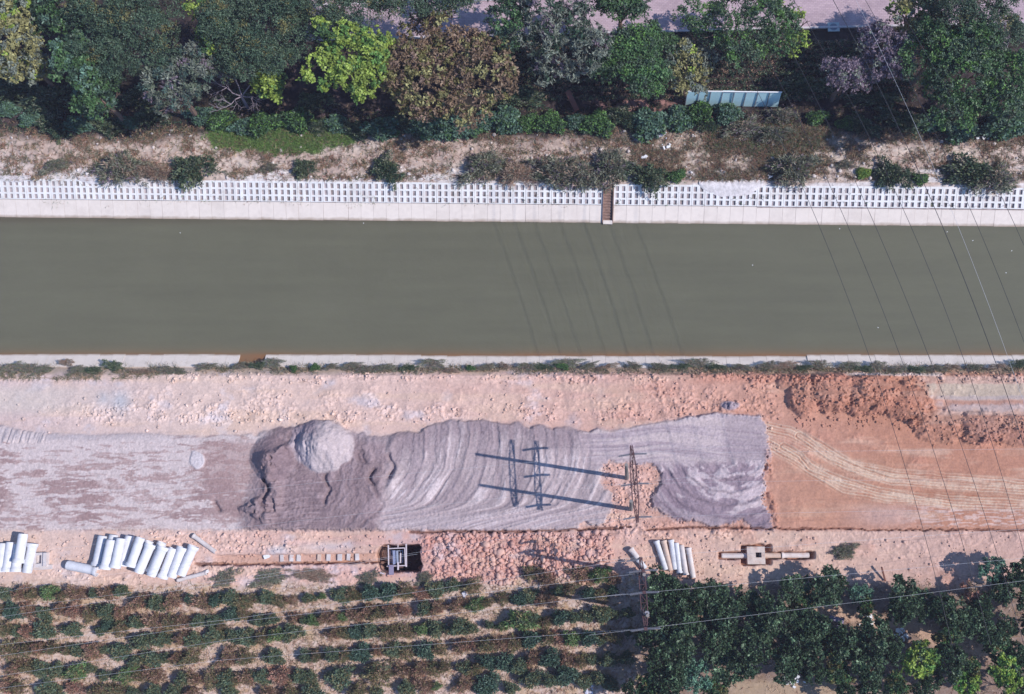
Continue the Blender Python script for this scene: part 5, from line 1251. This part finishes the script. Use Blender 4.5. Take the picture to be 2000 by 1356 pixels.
nb_ = [(20, 718, 26, 15, 'scrub'), (50, 716, 24, 15, 'scrub'), (80, 722, 24, 13, 'scrub'), (125, 705, 16, 12, 'dry'), (148, 722, 24, 13, 'scrub'), (180, 722, 22, 12, 'dark'), (216, 712, 24, 17, 'dark'), (280, 724, 24, 10, 'dry'), (325, 722, 24, 12, 'scrub'), (350, 724, 18, 10, 'scrub'), (400, 713, 28, 9, 'scrub'),
       (465, 713, 20, 9, 'scrub'), (500, 712, 20, 11, 'dark'), (530, 706, 24, 15, 'scrub'), (572, 718, 12, 11, 'green'), (614, 715, 13, 11, 'green'), (645, 714, 18, 8, 'scrub'), (685, 712, 22, 10, 'scrub'), (712, 720, 22, 10, 'scrub'), (750, 717, 26, 10, 'scrub'), (795, 716, 22, 10, 'dark'), (845, 708, 28, 13, 'scrub'), (880, 722, 16, 9, 'dry'), (918, 717, 12, 8, 'green'), (950, 714, 18, 9, 'scrub'),
       (985, 711, 14, 8, 'dry'), (1030, 714, 22, 10, 'scrub'), (1060, 714, 20, 10, 'dark'), (1105, 707, 30, 14, 'scrub'), (1098, 713, 14, 10, 'green'), (1150, 712, 18, 8, 'scrub'), (1190, 713, 18, 8, 'dry'), (1240, 711, 16, 8, 'scrub'), (1290, 713, 20, 9, 'scrub'), (1330, 714, 18, 9, 'dark'), (1362, 705, 30, 14, 'scrub'), (1400, 714, 22, 9, 'dark'),
       (1450, 715, 18, 8, 'scrub'), (1500, 711, 20, 12, 'scrub'), (1535, 711, 22, 12, 'dry'), (1570, 716, 16, 8, 'dark'), (1602, 709, 22, 15, 'scrub'), (1660, 712, 24, 13, 'scrub'), (1690, 718, 16, 10, 'dark'), (1715, 714, 22, 16, 'scrub'), (1755, 720, 18, 10, 'scrub'), (1792, 720, 22, 11, 'dark'), (1830, 717, 18, 10, 'scrub'), (1862, 714, 18, 9, 'dry'), (1905, 715, 20, 10, 'scrub'), (1950, 714, 20, 9, 'dry'), (1996, 708, 20, 14, 'dark')]
cnt = {}
for (u, v, rx, ry, k) in nb_:
    cnt[k] = cnt.get(k, 0)+1
    bush(u, v+1, rx*rr.uniform(.6, .9), ry*.6, k, f"{UN[k]}, {ordw(cnt[k])} of its kind from left beside near slab lining", GN, h=.30, z=-.45+np.clip((v-700)/26, 0, 1)*.4)
bush(1650, 1077, 20, 12, 'scrub', 'weedy heap right of the laid pipeline', 'weeds on the work site', h=.5); bush(440, 1128, 20, 14, 'scrub', 'weed patch below the thin pipe at the orchard edge', 'weeds on the work site', h=.4)
bush(525, 1130, 28, 14, 'scrub', 'grey weed patch above the top orchard row', 'weeds on the work site', h=.4); bush(720, 1128, 18, 12, 'scrub', 'weed patch just below the timbered pit', 'weeds on the work site', h=.4); bush(828, 1130, 14, 10, 'scrub', 'weed patch at the left end of the rubble', 'weeds on the work site', h=.4)
bush(612, 1124, 30, 12, 'dry', 'dry weed patch between the top orchard row and trench', 'weeds on the work site', h=.35)

# planting bed rows under the trees right of centre --------------------------
for k, v in enumerate([84, 98, 112, 127, 142, 158, 174, 190]):
    n = 1300; u = rng.uniform(990, 1790, n); p = []
    for uu in u: q = W(uu, v, .25); p.append((q.x, q.y+rng.normal()*.13, .12+rng.random()*.35))
    p = np.array(p); c0 = p.mean(0); c0[2] = 0; g = np.random.default_rng(900+k)
    vv, ff, cc = leaf_cloud(p-c0, 5, .14, .13, .07, mixcols(('dark', 'og', 'ob'), (4, 2, 2), n, g), .2, .5, 900+k)
    tag(link('low_hedge', mesh('low_hedge', vv, ff, m_leaf, cc), None, Vector(c0)), f"low clipped hedge strip under the trees, {ordw(k+1)} one down from the walkway", 'hedge', 'low hedge strips by the walkway')

# ------------------------------------------------------------------ grass, clods, rubbish
def scatter(n, box, fn):
    u = rng.uniform(box[0], box[1], n); v = rng.uniform(box[2], box[3], n); k = fn(u, v) > rng.random(n); return u[k], v[k]
def Wn(u, v, z=0):
    d = M @ np.stack([u-1000.0, 678.0-v, np.full(u.shape, -FPX)]); t = (z-D)/d[2]; return t*d[0], t*d[1]
def blades(name, u, v, hfn, L, w, cols, wts, label, cat, seed, nb=4, lie=.55):
    x, y = Wn(u, v); z = hfn(x, y)[0]; g = np.random.default_rng(seed); n = len(x)
    b = np.repeat(np.stack([x, y, z], -1), nb, 0)+np.concatenate([g.normal(size=(n*nb, 2))*.05, np.zeros((n*nb, 1))], 1)
    d = np.stack([g.normal(size=n*nb), g.normal(size=n*nb), np.abs(g.normal(size=n*nb))*(1-lie)+.12], -1); d /= np.linalg.norm(d, axis=1, keepdims=True)
    s = np.cross(d, g.normal(size=(n*nb, 3))); s /= np.linalg.norm(s, axis=1, keepdims=True); Ln = L*(.5+g.random((n*nb, 1)))
    vv = np.stack([b-s*w/2, b+s*w/2, b+d*Ln], 1).reshape(-1, 3); vv[:, 2] += .01
    c = np.repeat(np.repeat(mixcols(cols, wts, n, g)*(1+g.normal(size=(n, 1))*.12), nb, 0)*(1+g.normal(size=(n*nb, 1))*.1), 3, 0)
    o = link(name, mesh(name, vv, np.arange(n*nb*3).reshape(-1, 3), m_grass, np.clip(c, .005, .9))); tag(o, label, cat, None, 'stuff')
G_.update(straw=lin((224, 200, 182)), straw2=lin((206, 178, 150)), gg=lin((140, 172, 98)), gg2=lin((118, 150, 94)), rust=lin((170, 128, 112)), weed=lin((126, 124, 96)))
u, v = scatter(64000, (-80, 2080, 248, 352), lambda u, v: (0.15+0.85*ss(.48, .62, fbm(u/26, v/12, 401, 3)))*(0.5+.5*band(u, 1250, 1650, 60)))
blades('dry_grass', u, v, north, .34, .045, ('rust', 'weed', 'straw2', 'gd', 'ob'), (3, 4, 2, 3, 3), 'sparse dry grass and weeds on the pale track above the lattice', 'dry grass', 501)
u, v = scatter(16000, (385, 740, 236, 312), lambda u, v: 1-ss(.75, 1.05, np.hypot((u-545)/155, (v-266)/34)+(fbm(u/20, v/20, 402, 2)-.5)*.6))
blades('green_grass', u, v, north, .28, .05, ('gg', 'gg2', 'weed'), (5, 4, 1), 'bright green grass patch on the bank below the trees', 'grass', 502, 5)
u, v = scatter(9000, (1380, 1700, 235, 320), lambda u, v: 1-ss(.6, 1.1, np.hypot((u-1480)/150, (v-275)/34)+(fbm(u/20, v/20, 403, 2)-.5)*.8))
blades('tall_weeds', u, v, north, .34, .045, ('gd', 'weed', 'rust', 'gg2'), (3, 4, 2, 1), 'brownish green weeds on the slope right of the teal fence', 'weeds', 503, 4)
u, v = scatter(8000, (-60, 2060, 208, 262), lambda u, v: .6+0*u)
blades('woodland_litter', u, v, north, .22, .07, ('brown', 'dark', 'weed', 'purple'), (3, 3, 2, 1), 'leaf litter and weeds in the shade at the foot of the wood', 'leaf litter', 506, 3, .8)
def orc(u, v):
    return ss(1135, 1150, v+ss(850, 1240, u)*18)*(1-ss(1235, 1262, u)*.75)*(.35+.65*ss(.42, .6, fbm(u/24, v/9, 404, 3)))
u, v = scatter(40000, (-60, 2060, 1118, 1400), orc)
blades('orchard_grass', u, v, site, .26, .04, ('straw', 'straw2', 'rust', 'weed'), (4, 3, 2, 2), 'straw coloured grass between the orchard rows', 'dry grass', 504, 3, .75)
u, v = scatter(16000, (-60, 2060, 702, 742), lambda u, v: ss(.32, .55, fbm(u/30, v/10, 405, 3))*(1-ss(722+16*(1-ss(150, 400, u)), 734+14*(1-ss(150, 400, u)), v)))
blades('bank_weeds', u, v, site, .34, .04, ('gd', 'weed', 'straw2', 'dry'), (4, 3, 2, 2), 'grey green weeds fringing the near slabs of the canal', 'weeds', 505, 4)

ico_v = []; _t = (1+5**.5)/2
ico_v = np.array([(-1, _t, 0), (1, _t, 0), (-1, -_t, 0), (1, -_t, 0), (0, -1, _t), (0, 1, _t), (0, -1, -_t), (0, 1, -_t), (_t, 0, -1), (_t, 0, 1), (-_t, 0, -1), (-_t, 0, 1)])/1.9
ico_f = np.array([(0, 11, 5), (0, 5, 1), (0, 1, 7), (0, 7, 10), (0, 10, 11), (1, 5, 9), (5, 11, 4), (11, 10, 2), (10, 7, 6), (7, 1, 8), (3, 9, 4), (3, 4, 2), (3, 2, 6), (3, 6, 8), (3, 8, 9), (4, 9, 5), (2, 4, 11), (6, 2, 10), (8, 6, 7), (9, 8, 1)])
def rocks(name, u, v, hfn, smin, smax, label, cat, seed, tint=None, k=1.0):
    x, y = Wn(u, v); H, C = hfn(x, y); g = np.random.default_rng(seed); n = len(x)
    s = smin+(smax-smin)*g.random(n)**3.0
    rot = g.normal(size=(n, 3, 3)); q, _ = np.linalg.qr(rot)
    vv = ico_v[None]*(0.72+.5*g.random((n, 12, 1)))*np.stack([np.ones(n), .7+.3*g.random(n), .6+.3*g.random(n)], -1)[:, None]
    vv = np.einsum('nij,nkj->nki', q, vv)*s[:, None, None]; vv[..., 2] *= .8
    vv += np.stack([x, y, H+s*.22], -1)[:, None]
    c = C*(1+g.normal(size=(n, 1))*.10)*k
    if tint is not None: c = c*.5+np.asarray(tint)*.5
    f = (ico_f[None]+(np.arange(n)*12)[:, None, None]).reshape(-1, 3)
    o = link(name, mesh(name, vv.reshape(-1, 3), f, m_rock, np.repeat(np.clip(c, .01, .9), 12, 0))); tag(o, label, cat, None, 'stuff')
def clodd(u, v):
    n = fbm(u/14, v/14, 2, 4)
    m = .9*band(v+n*10, 724, 752, 6)*ss(250, 450, u)+.45*band(v+n*10, 796, 832, 8)*(1-ss(1440, 1540, u))*ss(60, 200, u)
    m = m*(.25+1.1*ss(.4, .62, fbm(u/38, v/22, 301, 3)))
    m = np.maximum(m, .06*(1-ss(1480, 1520, u)*band(v, 835, 1030, 4))); r = band(u, 840, 1200, 16)*ss(1038, 1050, v)*(1-ss(1118, 1145, v)); m = np.maximum(m, r)
    m = np.maximum(m, .8*band(u, 1545, 1815, 10)*band(v, 728, 835, 8)); m = np.maximum(m, .7*ss(1800, 1830, u)*band(v, 812, 868, 8))
    m = np.maximum(m, .7*band(u, 1180, 1286, 6)*band(v, 905, 1034, 6)); m = np.maximum(m, (.35-.27*ss(1380, 1500, u))*ss(1040, 1050, v)*(1-ss(1110, 1150, v)))
    m = np.maximum(m, .5*band(u, 300, 560, 20)*band(v, 1040, 1080, 6)); m = np.maximum(m, .28*band(v, 750, 800, 5)*band(u, 1250, 1540, 30))
    S, h = sand_mask(u, v); m = m*(1-S); return m
u, v = scatter(32000, (-80, 2080, 722, 1150), clodd)
rocks('soil_clods', u, v, site, .035, .16, 'broken clods of dry red soil strewn over the work site', 'soil clods', 601)
u, v = scatter(1300, (845, 1195, 1040, 1140), lambda u, v: .8+0*u)
rocks('broken_rubble', u, v, site, .08, .30, 'larger pinkish lumps of broken rubble right of the pit', 'rubble', 602, lin((214, 168, 156)))
u, v = scatter(900, (-50, 2050, 255, 350), lambda u, v: .3+.7*ss(310, 345, v))
rocks('pale_stones', u, v, north, .05, .22, 'scattered pale stones on the far bank', 'stones', 603, lin((236, 230, 232)), 1.0)
# single boulders in the rubble
bl = [((600, 180), .55, 'largest pale boulder near the top of the rubble'), ((715, 240), .60, 'flat pale boulder in the middle of the rubble'), ((310, 300), .42, 'boulder in the left of the rubble field'), ((70, 380), .75, 'broad pale slab of earth just right of the pit'),
      ((470, 390), .42, 'boulder near the orchard edge below the rubble'), ((950, 320), .45, 'rounded boulder left of the shaded one in the rubble'), ((1050, 292), .50, 'boulder with dark shade on its left side in the rubble'), ((1270, 365), .45, 'boulder near the shrubs right of the rubble'), ((700, 430), .45, 'boulder at the lower edge of the rubble')]
for i, ((x, y), s, l) in enumerate(bl):
    p = W(800+x/4.036, 1020+y/4.036); g = np.random.default_rng(700+i)
    vv = ico_v*(0.6+.7*g.random((12, 1)))*np.array([1, .72, .6])*s*.68; cc = np.repeat((lin((222, 180, 166)))[None], 12, 0)
    o = link('boulder', mesh('boulder', vv, ico_f, m_rock, cc), None, p+Vector((0, 0, hsite(p)+s*.2))); o.rotation_euler = (0, 0, g.uniform(0, 6)); tag(o, l, 'boulder', 'boulders in the rubble')
# rubbish
def litter(u, v, s, n, label, hfn, m=m_white):
    mb = MB(); g = random.Random(int(u))
    for _ in range(n):
        q = (g.gauss(0, s*.45), g.gauss(0, s*.3)); a = g.uniform(.08, .3)
        mb.box((q[0], q[1], .06+g.random()*.1), (a, a*g.uniform(.4, 1), .03+g.random()*.08), g.uniform(0, 3), jit=.03)
    p = W(u, v); tag(mb.build('rubbish_pile', m, None, p+Vector((0, 0, float(hfn(p))))), label, 'rubbish')
m_lit = mat('grey_rubbish', lin((206, 206, 222)), .6, rand=.1)
litter(1247, 268, .7, 26, 'pile of pale rubbish left of a blue green bush', hnorth, m_lit); litter(1290, 262, .5, 18, 'small pile of pale rubbish right of a blue green bush', hnorth, m_lit)
litter(1256, 309, .35, 4, 'white scrap alone on the pale bank above the drain', hnorth); litter(1302, 288, .4, 5, 'two white scraps on the weedy bank', hnorth)
litter(1697, 1214, .6, 16, 'white rubbish scattered beside the grove path', hsite); litter(1755, 1229, .5, 10, 'white rubbish further along the grove path', hsite); litter(1758, 1247, .5, 9, 'bright white rubbish beside the dark trees', hsite)
litter(1545, 1325, .9, 34, 'heap of white plastic at the bottom of the grove', hsite); litter(910, 1163, .3, 5, 'small blue white scrap in the orchard', hsite, m_lit); litter(1505, 347, .35, 4, 'white sack lump at the lattice top', hnorth)
litter(1925, 266, .5, 4, 'pale rock lump below the big green tree', hnorth); litter(600, 251, .35, 4, 'white lump on the edge of the green grass', hnorth); litter(1150, 1348, .5, 9, 'pale rubbish at the bottom of the orchard', hsite, m_lit)

for o in COL.objects:
    if o.name.startswith('rubbish_pile'): o['kind'] = 'stuff'
# weeds rooted in the lattice openings
def slope_h(x, y):
    a = (x-NB0.x)*nb_dir.x+(y-NB0.y)*nb_dir.y; b_ = -((x-NB0.x)*nb_nrm.x+(y-NB0.y)*nb_nrm.y)
    return (WZ*b_/run_at(a)-.06,)
u, v = scatter(2600, (-40, 2040, 350, 398), lambda u, v: ss(.50, .66, fbm(u/45, v/16, 410, 3))*(.35+.65*band(v, 380, 398, 3)))
blades('slope_weeds', u, v, slope_h, .22, .04, ('weed', 'gd', 'ob', 'gg2'), (3, 3, 2, 2), 'weeds growing out of the openings in the lattice bank', 'weeds', 507, 4)
# spilled pale soil lapping over the lattice top
def spill(u0, u1, dep, sd, label):
    n = 60; k = 10; vs = []; g = np.random.default_rng(sd)
    A = (W(u0, 360)-NB0).dot(nb_dir); B = (W(u1, 360)-NB0).dot(nb_dir)
    aa = np.linspace(A, B, n); cc = []
    for i, a in enumerate(aa):
        e = math.sin(math.pi*i/(n-1))**.7*dep*(.6+.8*float(fbm(np.array([a*.9]), np.array([sd*1.0]), 5, 3)[0]))
        for j in range(k):
            b_ = .30-(e+.30)*j/(k-1); th = .10*math.sin(math.pi*min(1, j/(k-1)*.9+.12))+.05*float(fbm(np.array([a*3]), np.array([b_*3.]), 8, 2)[0])-.03
            z = (WZ*max(0, -b_)/run_at(a))+th*(0.2 if j == k-1 else 1); vs.append(nbp(a, b_, z)); cc.append(lin((232, 224, 226))*(.9+.15*g.random()))
    idx = np.arange(n*k).reshape(n, k); f = np.stack([idx[:-1, :-1], idx[:-1, 1:], idx[1:, 1:], idx[1:, :-1]], -1).reshape(-1, 4)
    tag(link('soil_spill', mesh('soil_spill', np.array(vs), f, m_wood, np.array(cc), smooth=True)), label, 'soil spill', None, 'stuff')
spill(150, 300, .62, 3, 'pale soil spilled over lattice top at left'); spill(1365, 1490, .75, 4, 'pale soil spilled over lattice top right of drain'); spill(-20, 60, .25, 5, 'thin soil spill at left end of lattice')
# floating specks
mb = MB()
for (a, b_) in [(1470, 518), (1850, 453), (1976, 490), (352, 455), (1900, 470), (710, 436), (1640, 447), (1715, 640), (1965, 533)]:
    p = W(a, b_, WZ+.015); mb.box(p, (.08, .05, .02), random.random()*3)
tag(mb.build('floating_litter', m_white), 'few tiny white specks floating on the canal', 'litter', None, 'stuff')

# added violet haze box that lifts and softens the shadows
hz = MB(); hz.box((0, 0, (D+6-4)/2), (400, 400, D+6+4))
mh_ = bpy.data.materials.new('tint_veil'); mh_.use_nodes = True; nt = mh_.node_tree; nt.nodes.remove(nt.nodes['Principled BSDF'])
pv = nt.nodes.new('ShaderNodeVolumePrincipled'); pv.inputs['Density'].default_value = 0.00034; pv.inputs['Color'].default_value = (0.80, 0.74, 1.0, 1)
nt.links.new(pv.outputs[0], nt.nodes['Material Output'].inputs['Volume'])
tag(hz.build('added_haze', mh_), kind='stuff')
